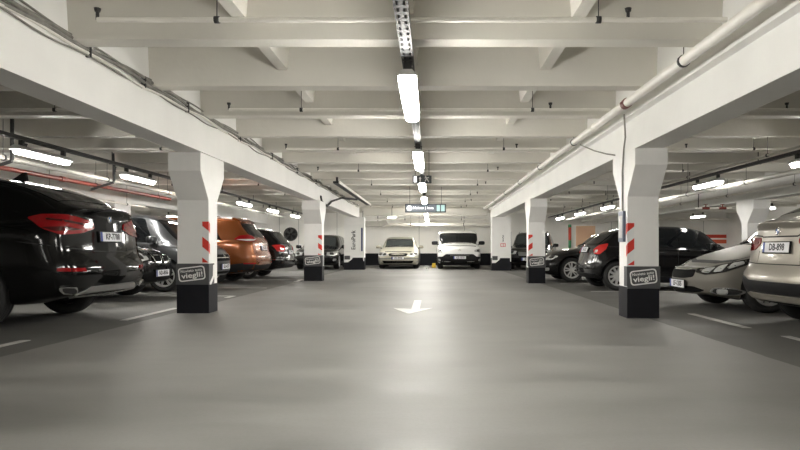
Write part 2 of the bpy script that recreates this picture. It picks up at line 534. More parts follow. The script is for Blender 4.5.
        for e in be:
            f0 = e.link_faces[0]
            a, b = e.verts
            lp = [l for l in f0.loops if l.edge == e][0]
            a, b = lp.vert, lp.link_loop_next.vert
            bm.faces.new((b, a, new[a], new[b]))
        o = mesh_obj(name, bm, m, parent or self.root, smooth)
        if label: o['label'] = label
        return o
    def both(self, name, m, kind, poly, **k):
        return [self.patch(name, m, kind, poly, sg=s, **k) for s in (1, -1)]
    def stripe(self, name, m, kind, pts, w=.008, **k):
        """thin seam along a polyline in patch coordinates"""
        L = [];  R = []
        kx = 1/self.c['L'] if kind in ('P',) else 1
        ky = 1/.10 if kind == 'P' else 1
        for i, p in enumerate(pts):
            a = Vector(pts[max(i-1,0)]); b = Vector(pts[min(i+1,len(pts)-1)])
            d = Vector(((b.x-a.x)/kx, (b.y-a.y)/ky)).normalized(); n = Vector((-d.y*kx, d.x*ky))*w/2
            L.append((p[0]+n.x, p[1]+n.y)); R.append((p[0]-n.x, p[1]-n.y))
        return self.patch(name, m, kind, L+R[::-1], off=.0015, thick=.004, **k)
    # --- assembled details
    def plate(self, end, z, text, w=.52, y=0.0, band=True, tilt=None):
        p, n = self.hit(end, y, z)
        n = Vector((n.x, 0, n.z if tilt is None else tilt)).normalized()
        X = Vector((0,0,1)).cross(n).normalized(); Y = n.cross(X)
        M = Matrix.Translation(p + n*.012) @ Matrix((X, Y, n)).transposed().to_4x4()
        bm = bmesh.new(); box(bm, -w/2-.012, w/2+.012, -.067, .067, -.012, .006, 0, .004)
        fr = mesh_obj('license_plate', bm, 'plastic_black', self.root); fr.matrix_local = M
        bm = bmesh.new(); box(bm, -w/2, w/2, -.055, .055, .004, .009)
        pl = mesh_obj('plate_panel', bm, 'plate_white', fr)
        if band:
            bm = bmesh.new(); box(bm, -w/2, -w/2+.045, -.055, .055, .0085, .0105); mesh_obj('plate_band', bm, 'plate_blue', fr)
        bm = text_bm(text, .105, .0008, bold=.0022)
        for v in bm.verts: v.co.x = v.co.x*.92 + (.025 if band else 0); v.co.z += .0105
        mesh_obj('plate_lettering', bm, 'ink', fr)
        return fr
    def roundel(self, end, z, r=.042, style='quarters'):
        p, n = self.hit(end, 0, z)
        n = Vector((n.x, 0, n.z)).normalized(); X = Vector((0,0,1)).cross(n).normalized(); Y = n.cross(X)
        M = Matrix.Translation(p + n*.006) @ Matrix((X, Y, n)).transposed().to_4x4()
        bm = bmesh.new()
        if style == 'quarters':
            lathe(bm, [(-.006,r),(.003,r),(.006,r*.96),(.006,r*.90)], 32, 'z', 0)
            lathe(bm, [(.006,r*.90),(.005,r*.62)], 32, 'z', 1)
            lathe(bm, [(.005,r*.62),(.007,r*.60),(.007,r*.56)], 32, 'z', 0)
            c = bm.verts.new((0,0,.008)); rim = [bm.verts.new((math.cos(2*PI*k/32)*r*.57, math.sin(2*PI*k/32)*r*.57, .007)) for k in range(32)]
            for k in range(32):
                f = bm.faces.new((c, rim[k], rim[(k+1)%32])); f.material_index = 2 if (k//8) % 2 else 3
            mats = ['chrome', 'ink', 'logo_blue', 'paper_white']
        elif style == 'oval':
            lathe(bm, [(-.006,r),(.004,r),(.007,r*.9),(.004,r*.82)], 32, 'z', 0); lathe(bm, [(.004,r*.82),(.004,.001)], 32, 'z', 1)
            for v in bm.verts: v.co.y *= .55; v.co.x *= 1.25
            mats = ['chrome', 'ink']
        elif style == 'bar':
            lathe(bm, [(-.006,r),(.004,r),(.007,r*.92),(.004,r*.8)], 32, 'z', 0); box(bm, -r*1.15, r*1.15, -r*.2, r*.2, 0, .009)
            mats = ['chrome']
        elif style == 'chevrons':
            for dy in (-.018, .018):
                prism(bm, [(-r,-.02+dy),(0,.02+dy),(r,-.02+dy),(r,-.002+dy),(0,.038+dy),(-r,-.002+dy)], 'z', 0, .008)
            mats = ['chrome']
        else:
            prism(bm, [(-r*.6,0),(0,r),(r*.6,0),(0,-r)], 'z', 0, .009); mats = ['chrome']
        bmesh.ops.recalc_face_normals(bm, faces=bm.faces)
        o = mesh_obj('emblem', bm, mats, self.root, 30); o.matrix_local = M
        return o
    def mirror(self, s=.345, dz=.07, size=1.0, m=None):
        m = m or self.c['paint']
        P = self.sh.ctrl(s); y0, z0 = self.sh.yz(P, 7); x0 = self.sh.X(s, z0)
        for sg in (1, -1):
            bm = bmesh.new()
            box(bm, -.085, .085, -.12, .12, -.075, .075)
            bmesh.ops.subdivide_edges(bm, edges=bm.edges, cuts=3, use_grid_fill=True)
            for v in bm.verts:
                q = v.co; n = Vector((q.x/.085, q.y/.12, q.z/.075))
                l = max(abs(n.x), abs(n.y), abs(n.z)); e = (abs(n.x)**4+abs(n.y)**4+abs(n.z)**4)**.25
                v.co = q * (l/e if e else 1)
                if v.co.x > 0: v.co.x *= .9; v.co.z *= 1 - .25*v.co.x/.085; v.co.y *= 1-.12*v.co.x/.085
                v.co *= size
            o = mesh_obj('side_mirror', bm, m, self.root, 60); o.location = (x0-.02, sg*(y0+.15*size), z0+dz)
            bm = bmesh.new(); box(bm, -.09*size, -.076*size, -.10*size, .10*size, -.058*size, .058*size, 0, .004); mesh_obj('mirror_glass', bm, 'glass_grey', o)
            bm = bmesh.new(); tube(bm, [(0, -sg*.21*size, -dz-.0), (0, -sg*.08, -.055*size)], [.03, .02], 8); mesh_obj('mirror_arm', bm, 'plastic_black', o)
    def handle(self, s, v, ln=.2, m=None):
        for sg in (1, -1):
            bm = bmesh.new(); pts = []
            for k in range(9):
                t = k/8; p = self.sh.S(s + (t-.5)*ln/self.c['L'], v, sg); n = self.sh.N(s, v, sg)
                pts.append(p + n*(.004+.034*math.sin(PI*t)**.5))
            tube(bm, pts, .014, 8); mesh_obj('door_handle', bm, m or self.c['paint'], self.root)
    def rails(self, s0, s1, m='satin_silver'):
        for sg in (1, -1):
            bm = bmesh.new(); pts = []
            for k in range(15):
                t = k/14; s = s0+(s1-s0)*t; p = self.sh.S(s, 11.0, sg)
                pts.append(p + Vector((0,0,.055*min(1, math.sin(PI*t)*4) - .006)))
            tube(bm, pts, .018, 8); mesh_obj('roof_rail', bm, m, self.root)
    def side_glass(self, panes, m='glass_dark', frame=None, v0=7.35):
        if frame: self.both('window_trim', frame, 'P', self.pane_poly(panes[0][0], panes[-1][1], panes[0][2], panes[-1][3], 7.12, 10.25, .006), off=.003, r=.0, thick=.01, step=.06)
        for p in panes:
            self.both('side_window', m, 'P', self.pane_poly(*p, v0), off=.007, thick=.012, step=.06)
    def pane_poly(self, b0, b1, t0, t1, v0=7.35, v1=10.05, grow=0):
        return [(b0-grow, v0), (b1+grow, v0), (t1+grow, v1), (t0-grow, v1)]
    def seams(self, xs, v0=3.0, v1=7.3):
        for x in xs:
            for sg in (1, -1): self.stripe('door_seam', 'seam', 'P', [(x, v0), (x+.002, 5), (x, v1)], .009, sg=sg)
# ------------------------------------------------------------------ the cars of this garage
def suv_coupe(paint, k=1.0, **kw):
    c = dict(L=4.9, W=2.0, r=.38, oh_f=.92, wb=2.93, paint=paint, belly=.24, spokes=5,
      top=[(0,.86),(.04,.95),(.15,1.05),(.27,1.13),(.31,1.18),(.43,1.66),(.50,1.75),(.58,1.78),(.70,1.765),(.82,1.69),(.90,1.565),(.96,1.44),(1,1.39)],
      belt=[(0,.74),(.1,.90),(.3,1.02),(.6,1.09),(.85,1.17),(1,1.19)],
      bot=[(0,.34),(.1,.26),(.5,.25),(.88,.27),(1,.36)],
      wr=[(0,.70),(.3,.70),(.5,.70),(.8,.66),(.95,.70),(1,.74)],
      fx=[(.2,.14),(.45,.0),(.6,0),(.9,.12)],
      rx=[(.3,.16),(.44,.04),(.6,0),(.74,.02),(.80,.07),(1.1,.11),(1.26,.12),(1.35,.05),(1.4,.03)])
    if k != 1.0:
        for key in ('top','belt','bot'): c[key] = [(a, b*k) for a, b in c[key]]
        c['rx'] = [(a*k, b) for a, b in c['rx']]
    c.update(kw); return c
def suv(paint, H=1.68, **kw):
    k = H/1.70
    c = dict(L=4.62, W=1.86, r=.36, oh_f=.88, wb=2.7, paint=paint, belly=.22, spokes=5,
      top=[(0,.84),(.04,.93),(.15,1.02),(.25,1.08),(.285,1.12),(.40,1.60),(.47,1.68),(.60,1.70),(.82,1.67),(.95,1.63),(1,1.58)],
      belt=[(0,.72),(.1,.88),(.3,.98),(.6,1.02),(.85,1.06),(1,1.06)],
      bot=[(0,.32),(.1,.24),(.5,.23),(.88,.25),(1,.34)],
      wr=[(0,.70),(.3,.72),(.5,.745),(.85,.73),(1,.72)],
      fx=[(.2,.12),(.45,.0),(.62,0),(.9,.10)],
      rx=[(.3,.15),(.42,.03),(.58,0),(.72,.02),(.80,.06),(1.05,.10),(1.15,.15),(1.5,.42),(1.62,.46)], rr=.36)
    for key in ('top','belt','bot'): c[key] = [(a, b*k) for a, b in c[key]]
    c['rx'] = [(a*k, b) for a, b in c['rx']]
    c.update(kw); return c
def hatch(paint, H=1.46, **kw):
    k = H/1.47
    c = dict(L=4.2, W=1.77, r=.315, oh_f=.85, wb=2.6, paint=paint, belly=.18, spokes=5,
      top=[(0,.68),(.035,.76),(.12,.88),(.23,.965),(.27,1.0),(.40,1.37),(.48,1.45),(.60,1.47),(.80,1.42),(.95,1.35),(1,1.28)],
      belt=[(0,.58),(.1,.76),(.3,.88),(.6,.93),(.85,.97),(1,.97)],
      bot=[(0,.24),(.1,.18),(.5,.18),(.88,.2),(1,.28)],
      wr=[(0,.70),(.3,.70),(.5,.70),(.85,.68),(1,.66)],
      fx=[(.15,.10),(.35,.0),(.5,0),(.75,.12)],
      rx=[(.25,.13),(.36,.02),(.5,0),(.62,.03),(.75,.07),(.95,.13),(1.25,.42),(1.4,.5)], rr=.34)
    for key in ('top','belt','bot'): c[key] = [(a, b*k) for a, b in c[key]]
    c['rx'] = [(a*k, b) for a, b in c['rx']]
    c.update(kw); return c

def front_lamps(car, poly, inner=None, r=.03, m='lamp_clear', mi='lamp_inner'):
    for sg in (1, -1):
        o = car.patch('headlamp', m, 'FC', poly, sg=sg, off=.007, r=r, step=.05)
        if inner:
            for q in inner: car.patch('lamp_lens', mi, 'FC', q, sg=sg, off=.010, r=.03, step=.05, thick=.006, parent=o)
def tail_lamps(car, poly, m='lamp_red', inner=None, r=.03):
    for sg in (1, -1):
        o = car.patch('tail_lamp', m, 'RC', poly, sg=sg, off=.010, r=r, step=.05)
        for q, mm in inner or (): car.patch('lamp_lens', mm, 'RC', q, sg=sg, off=.014, r=.015, step=.05, thick=.006, parent=o)
def common(car, wq=3.7, wt=2.45, wa=.004, mirror_s=.345, seams=(.335,.545,.72), handles=((.51,6.0),(.675,6.0)), panes=None, ws=(.275,.395), glass='glass_dark', sills=True, mirror_dz=.07, mirror_m=None, mirror_size=1.0):
    a, b = ws
    car.patch('windshield', glass, 'C', [(a+wa,-wq),(a,-1.5),(a-.004,0),(a,1.5),(a+wa,wq),(b,wt),(b-.006,0),(b,-wt)], off=.006, thick=.012)
    for p in panes: car.both('side_window', glass, 'P', car.pane_poly(*p), off=.006, thick=.012, step=.06)
    car.seams(seams)
    for s, v in handles: car.handle(s, v)
    car.mirror(mirror_s, mirror_dz, mirror_size, mirror_m)
    if sills: 
        c = car.c; f0 = (c['oh_f']+c['r']+.07)/c['L']; f1 = (c['oh_f']+c['wb']-c['r']-.07)/c['L']
        car.both('sill', c.get('cladding') or 'plastic_black', 'P', [(f0,1.9),(f1,1.9),(f1,3.15),(f0,3.15)], off=.008)
    # wipers
    for y0 in (.08, -.52):
        bm = bmesh.new(); pts = []
        for k in range(7):
            t = k/6; q = (y0 + .5*t)
            s = a + .012 + .02*t
            pr = [(abs(car.sh.yz(car.sh.ctrl(s), v)[0]-abs(q)), v) for v in [10+.1*i for i in range(31)]]
            v = min(pr)[1]; pts.append(car.sh.S(s, v, 1 if q >= 0 else -1) + Vector((0,0,.018)))
        tube(bm, pts, .008, 6); mesh_obj('wiper', bm, 'plastic_black', car.root)

SUV_PANES = [(.36,.53,.435,.525),(.545,.70,.54,.69),(.715,.83,.705,.80)]
HAT_PANES = [(.36,.535,.45,.53),(.55,.72,.545,.70)]

# ---- left row -----------------------------------------------------------
def car_black_coupe_suv():
    c = Car(suv_coupe('paint_black', cladding=None), 'car', 'glossy black coupe SUV parked tail-out, nearest the camera on the left', (-6.41, 7.73, 0), PI)
    common(c, panes=[(.37,.55,.45,.54),(.565,.73,.555,.70),(.745,.83,.715,.76)], ws=(.30,.425))
    c.patch('rear_window', 'glass_dark', 'C', [(.80,-2.5),(.80,2.5),(.945,2.65),(.945,-2.65)], off=.005, thick=.01)
    tail_lamps(c, [(.34,1.13),(.55,1.07),(.80,1.045),(.94,1.11),(1.06,1.235),(.93,1.275),(.70,1.275),(.36,1.205)],
        inner=[([(.37,1.165),(.66,1.20),(.90,1.225),(.90,1.205),(.66,1.175),(.37,1.145)], 'lamp_red_dark'), ([(.55,1.11),(.85,1.085),(.95,1.125),(.75,1.14)], 'lamp_red_dark')])
    c.plate('R', 1.035, 'KP-7788')
    c.roundel('R', 1.255, .048)
    c.stripe('tailgate_seam', 'seam', 'R', [(-.84,1.30),(-.42,1.24),(-.40,.86),(.40,.86),(.42,1.24),(.84,1.30)], .010)
    c.stripe('bumper_seam', 'seam', 'RC', [(.3,.86),(.7,.90),(1.15,.97)], .010)
    c.stripe('bumper_seam', 'seam', 'RC', [(.3,.86),(.7,.90),(1.15,.97)], .010, sg=-1)
    c.both('reflector', 'lamp_red', 'RC', [(.56,.63),(.84,.645),(.84,.68),(.58,.675)], off=.008, r=.01, step=.05)
    c.patch('diffuser', 'satin_silver', 'R', [(-.62,.335),(.62,.335),(.70,.37),(.50,.455),(-.50,.455),(-.70,.37)], off=.018, r=.02, thick=.03)
    for sg in (1, -1):
        o = c.patch('exhaust_pipe', 'chrome', 'RC', [(.66,.40),(.80,.41),(.825,.475),(.685,.475)], sg=sg, off=.035, r=.03, step=.05, thick=.05)
        c.patch('pipe_opening', 'wheel_back', 'RC', [(.680,.412),(.785,.42),(.805,.464),(.70,.464)], sg=sg, off=.040, r=.025, step=.05, thick=.008, parent=o)
    bm = bmesh.new(); prism(bm, [(-.13,-.02),(.12,-.02),(-.08,.085),(-.12,.085)], 'y', -.016, .016)
    p = c.sh.S(.76, 13); o = mesh_obj('antenna_fin', bm, 'paint_black', c.root); o.location = p; o.rotation_euler = (0, .12, 0)
def car_black_kidney_suv():
    c = Car(suv('paint_black_soft', 1.64, W=1.88, cladding=None, rim='alloy_dark'), 'car', 'black SUV parked nose-out with two rounded chrome-edged grilles, beside the coupe SUV', (-4.90-2.31, 11.03, 0), 0)
    common(c, panes=SUV_PANES)
    c.rails(.45,.85)
    for sg in (1, -1):
        g = c.patch('grille', 'chrome', 'F', [(.035,.63),(.27,.645),(.32,.78),(.26,.865),(.05,.865),(.03,.79)], sg=sg, off=.022, r=.06, step=.05, thick=.04)
        c.patch('grille_mesh', 'grille_black', 'F', [(.06,.655),(.245,.668),(.288,.78),(.24,.84),(.07,.84),(.055,.785)], sg=sg, off=.027, r=.05, step=.05, thick=.01, parent=g)
    front_lamps(c, [(.36,.70),(.62,.66),(.95,.74),(1.08,.83),(.80,.85),(.40,.83)], [[(.46,.71),(.58,.70),(.60,.81),(.47,.81)],[(.66,.71),(.8,.72),(.82,.83),(.67,.82)]])
    c.patch('bumper_intake', 'grille_black', 'FC', [(-.55,.33),(.55,.33),(.62,.44),(.3,.50),(-.3,.50),(-.62,.44)], r=.03)
    c.both('fog_lamp', 'lamp_clear', 'FC', [(.70,.44),(.82,.44),(.84,.52),(.72,.52)], r=.05, step=.04)
    c.plate('F', .46, 'ND-8066')
    c.roundel('F', .91, .042)
    c.patch('rear_window', 'glass_dark', 'R', [(-.60,1.14),(.60,1.14),(.52,1.50),(-.52,1.50)], r=.06)
    tail_lamps(c, [(.45,.92),(.9,.9),(.95,1.05),(.5,1.05)])
def car_grey_suv():
    c = Car(suv('paint_dark_grey', 1.70, L=4.4, W=1.80, r=.33, oh_f=.84, wb=2.7,
        top=[(0,.92),(.03,.99),(.08,1.05),(.12,1.09),(.145,1.13),(.25,1.52),(.32,1.60),(.5,1.625),(.9,1.60),(.97,1.57),(1,1.52)],
        belt=[(0,.76),(.08,.90),(.2,.98),(.6,1.02),(1,1.04)]), 'car', 'dark grey people carrier parked nose-out behind the nearest left column', (-4.62-2.2, 13.57, 0), 0)
    common(c, panes=[(.23,.46,.30,.455),(.475,.69,.475,.68),(.705,.87,.70,.85)], ws=(.14,.245), seams=(.22,.47,.70), mirror_s=.23, handles=((.43,6.0),(.66,6.0)))
    front_lamps(c, [(.50,.68),(.75,.64),(1.0,.72),(1.10,.82),(.82,.82),(.52,.77)], [[(.6,.69),(.74,.68),(.76,.77),(.62,.77)]])
    c.patch('grille', 'grille_black', 'F', [(-.42,.62),(.42,.62),(.46,.76),(-.46,.76)], r=.03)
    c.patch('grille_bar', 'chrome', 'F', [(-.43,.68),(.43,.68),(.44,.70),(-.44,.70)], off=.012)
    c.patch('bumper_intake', 'grille_black', 'FC', [(-.6,.30),(.6,.30),(.7,.40),(-.7,.40)], r=.03)
    c.both('fog_lamp', 'lamp_clear', 'FC', [(.72,.40),(.84,.40),(.86,.48),(.74,.48)], r=.05, step=.04)
    c.plate('F', .50, 'GU-4137'); c.roundel('F', .72, .05, 'bar'); c.rails(.42,.88)
    c.patch('rear_window', 'glass_dark', 'R', [(-.60,1.10),(.60,1.10),(.52,1.44),(-.52,1.44)], r=.06)
    tail_lamps(c, [(.45,.92),(.9,.9),(.95,1.03),(.5,1.03)])
def car_orange_suv():
    c = Car(suv('paint_orange', 1.71, L=4.64, W=1.86, cladding='plastic_black'), 'car', 'copper orange SUV parked tail-out between the first two left columns', (-4.40-2.32, 16.36, 0), PI)
    common(c, panes=[(.36,.53,.435,.525),(.545,.70,.54,.69),(.715,.84,.705,.775)])
    c.rails(.45,.84)
    c.patch('rear_window', 'glass_dark', 'R', [(-.64,1.17),(.64,1.17),(.585,1.53),(-.585,1.53)], r=.05, off=.008)
    c.patch('spoiler', 'paint_orange', 'R', [(-.60,1.545),(.60,1.545),(.58,1.63),(-.58,1.63)], off=.05, r=.03, thick=.12)
    tail_lamps(c, [(.42,1.12),(.58,1.065),(.82,1.055),(1.06,1.12),(.92,1.215),(.72,1.235),(.50,1.20)], inner=[([(.46,1.125),(.60,1.08),(.82,1.07),(1.0,1.11),(.86,1.115),(.62,1.12)], 'lamp_clear')])
    c.patch('bumper', 'plastic_black', 'RC', [(-1.22,.30),(1.22,.30),(1.22,.48),(.80,.54),(.55,.47),(-.55,.47),(-.80,.54),(-1.22,.50)], off=.012)
    c.both('reflector', 'lamp_red', 'RC', [(.66,.50),(.90,.50),(.90,.535),(.66,.535)], off=.016, step=.05)
    c.plate('R', .90, 'JR-5520', band=True); c.roundel('R', 1.06, .05, 'bar')
    c.patch('chrome_strip', 'chrome', 'R', [(-.38,1.0),(.38,1.0),(.38,1.03),(-.38,1.03)], off=.014)
    c.stripe('tailgate_seam', 'seam', 'R', [(-.62,1.15),(-.60,.66),(.60,.66),(.62,1.15)], .010)
    front_lamps(c, [(.50,.70),(.75,.66),(1.0,.74),(1.10,.84),(.82,.84),(.52,.79)])
def car_black_wagon():
    c = Car(suv('paint_black_soft', 1.52, L=4.7, W=1.82, r=.33, wb=2.75, rim='alloy', spokes=10), 'car', 'black station wagon with roof rails parked tail-out beyond the copper orange SUV', (-4.36-2.35, 19.25, 0), PI)
    common(c, panes=SUV_PANES)
    c.rails(.44,.88)
    c.patch('rear_window', 'glass_grey', 'R', [(-.62,1.03),(.62,1.03),(.56,1.35),(-.56,1.35)], r=.05, off=.008)
    tail_lamps(c, [(.50,.86),(.60,.80),(.82,.80),(.92,.98),(.72,1.0),(.52,.97)], 'lamp_red_bright', inner=[([(.60,.84),(.74,.84),(.74,.89),(.60,.89)], 'lamp_clear')])
    c.plate('R', .78, 'FT-902'); c.roundel('R', .97, .045, 'chevrons')
    c.patch('chrome_strip', 'chrome', 'RC', [(-1.1,.545),(1.1,.545),(1.1,.565),(-1.1,.565)], off=.012)
    c.patch('bumper', 'plastic_black', 'RC', [(-.9,.31),(.9,.31),(.8,.42),(-.8,.42)], off=.01)
def car_dark_suv_corner():
    c = Car(suv('paint_black_soft', 1.50, L=4.4, W=1.84, r=.33, wb=2.6), 'car', 'black car parked facing the camera behind the second left column', (-4.83, 25.86+2.2, 0), -PI/2)
    common(c, panes=SUV_PANES, glass='glass_grey')
    front_lamps(c, [(.44,.60),(.72,.57),(1.0,.64),(1.12,.78),(.85,.75),(.46,.72)], [[(.55,.62),(.70,.61),(.72,.71),(.57,.71)]])
    c.patch('grille', 'grille_black', 'F', [(-.38,.52),(.38,.52),(.42,.66),(-.42,.66)], r=.03)
    c.patch('grille_bar', 'chrome', 'F', [(-.40,.58),(.40,.58),(.41,.61),(-.41,.61)], off=.012)
    c.both('fog_lamp', 'lamp_clear', 'FC', [(.66,.36),(.82,.36),(.84,.46),(.68,.46)], r=.05, step=.04)
    c.plate('F', .42, 'HB-6412'); c.roundel('F', .64, .05, 'oval')
# ---- back row -----------------------------------------------------------
def car_beige_hatch():
    c = Car(hatch('paint_silver_beige', 1.42, L=4.55, W=1.78, r=.31, wb=2.75, oh_f=.92), 'car', 'pale gold hatchback facing the camera against the back wall, left of the white van', (-1.41, 26.56+2.28, 0), -PI/2)
    common(c, panes=HAT_PANES, ws=(.265,.40), glass='glass_grey', mirror_size=.95)
    front_lamps(c, [(.36,.60),(.55,.54),(.88,.55),(1.05,.68),(.92,.72),(.60,.695)], [[(.48,.585),(.60,.575),(.64,.675),(.50,.655)],[(.68,.58),(.82,.59),(.86,.69),(.70,.685)]])
    c.patch('grille', 'grille_black', 'F', [(-.36,.555),(.36,.555),(.42,.64),(.34,.665),(-.34,.665),(-.42,.64)], r=.02, off=.014)
    c.roundel('F', .655, .055, 'diamond')
    c.patch('bumper_strip', 'plastic_grey', 'FC', [(-1.05,.425),(1.05,.425),(1.05,.465),(-1.05,.465)], off=.014)
    c.patch('bumper_intake', 'grille_black', 'FC', [(-.55,.25),(.55,.25),(.60,.36),(-.60,.36)], r=.02)
    c.both('fog_lamp', 'lamp_clear', 'FC', [(.68,.27),(.82,.27),(.84,.35),(.70,.35)], r=.05, step=.04)
    c.plate('F', .47, 'EV-3098', y=0)
    c.stripe('hood_seam', 'seam', 'C', [(.05,-3.2),(.034,0),(.05,3.2)], .02)
def van_white():
    c = Car(suv('paint_white', 1.70, L=4.5, W=1.86, r=.32, oh_f=.86, wb=2.8, cat='van', belly=.2,
        top=[(0,.90),(.03,.985),(.10,1.06),(.16,1.11),(.185,1.15),(.30,1.58),(.37,1.67),(.5,1.70),(.9,1.68),(.97,1.66),(1,1.62)],
        belt=[(0,.78),(.08,.92),(.2,1.0),(.6,1.02),(1,1.02)], wr=[(0,.78),(.18,.82),(.28,.88),(.5,.89),(1,.89)],
        wf=[(0,.84),(.015,.90),(.04,.95),(.09,.985),(.2,1),(.92,1),(.98,.98),(1,.94)],
        rx=[(.3,.08),(.5,0),(.9,.02),(1.6,.12)], rr=.25), 'van', 'small white van with black bumper and grille facing the camera at the back wall', (1.20, 26.2+2.25, 0), -PI/2)
    common(c, panes=[(.27,.45,.345,.44)], ws=(.175,.295), wq=4.9, wt=2.75, wa=-.006, seams=(.25,.47,.74), handles=((.42,6.0),), mirror_s=.27, mirror_dz=.10, mirror_m='plastic_black', mirror_size=1.15)
    front_lamps(c, [(.56,.74),(.80,.70),(1.02,.78),(1.05,.88),(.80,.86),(.58,.81)], [[(.66,.745),(.78,.74),(.82,.83),(.68,.82)]], r=.05)
    c.patch('bumper', 'plastic_black', 'FC', [(-1.25,.24),(1.25,.24),(1.25,.50),(1.0,.52),(.62,.54),(.50,.64),(-.50,.64),(-.62,.54),(-1.0,.52),(-1.25,.50)], off=.02, r=.03, thick=.04)
    for z in (.57, .60): c.patch('grille_bar', 'plastic_grey', 'F', [(-.40,z),(.40,z),(.40,z+.01),(-.40,z+.01)], off=.03)
    c.roundel('F', .80, .06, 'chevrons')
    c.both('fog_lamp', 'lamp_clear', 'FC', [(.70,.36),(.82,.36),(.83,.45),(.71,.45)], off=.026, r=.05, step=.04)
    c.plate('F', .50, 'GZ-1573')
    c.patch('hood_vent', 'plastic_black', 'C', [(.145,-2.6),(.148,-1.3),(.158,-1.3),(.155,-2.6)], off=.004)
    c.patch('hood_vent', 'plastic_black', 'C', [(.145,2.6),(.148,-.6),(.158,-.6),(.155,2.6)], off=.004)
    c.stripe('hood_seam', 'seam', 'C', [(.06,-4.2),(.034,0),(.06,4.2)], .02)
# ---- right row ----------------------------------------------------------
def car_beige_coupe_suv():
    k = .875
    c = Car(suv_coupe('paint_beige', k, L=4.85, W=1.96, r=.37, oh_f=.9, wb=3.12, bulge_r=.12, wf=[(0,.80),(.015,.88),(.04,.94),(.09,.98),(.2,1),(.78,1),(.88,.97),(.94,.925),(.98,.865),(1,.80)]), 'car', 'pale beige coupe SUV parked tail-out at the right edge of the photo', (3.83+2.42, 6.85, 0), 0)
    common(c, panes=[(.37,.55,.45,.54),(.565,.73,.555,.70),(.745,.83,.715,.76)], ws=(.30,.425))
    c.patch('rear_window', 'glass_grey', 'C', [(.80,-2.5),(.80,2.5),(.93,2.65),(.93,-2.65)], off=.005, thick=.01)
    tail_lamps(c, [(.36,.95),(.52,.875),(.90,.855),(1.10,.93),(1.16,1.0),(.80,1.015),(.37,1.02)], inner=[([(.42,.955),(.62,.94),(.95,.945),(.95,.965),(.62,.965),(.42,.975)], 'lamp_red_dark')])
    c.plate('R', .905, 'DB-898'); c.roundel('R', 1.085, .048)
    c.stripe('tailgate_seam', 'seam', 'R', [(-.80,1.06),(-.36,1.035),(-.34,1.025),(.34,1.025),(.36,1.035),(.80,1.06)], .016)
    c.stripe('tailgate_seam', 'seam', 'R', [(-.40,.87),(-.42,.72),(.42,.72),(.40,.87)], .010)
    c.stripe('bumper_seam', 'seam', 'RC', [(.38,.72),(.7,.73),(1.2,.80)], .010)
    c.stripe('bumper_seam', 'seam', 'RC', [(.38,.72),(.7,.73),(1.2,.80)], .010, sg=-1)
    c.patch('bumper', 'plastic_black', 'RC', [(-.96,.235),(.96,.235),(1.0,.55),(.90,.575),(.62,.565),(.45,.53),(-.45,.53),(-.62,.565),(-.90,.575),(-1.0,.55)], off=.014, r=.02)
    c.patch('diffuser', 'paint_beige', 'R', [(-.50,.285),(.50,.285),(.60,.38),(.50,.395),(-.50,.395),(-.60,.38)], off=.03, r=.03, thick=.04)
    c.both('reflector', 'lamp_red', 'RC', [(.86,.56),(1.0,.565),(1.0,.595),(.86,.59)], off=.012, step=.05)
    return c
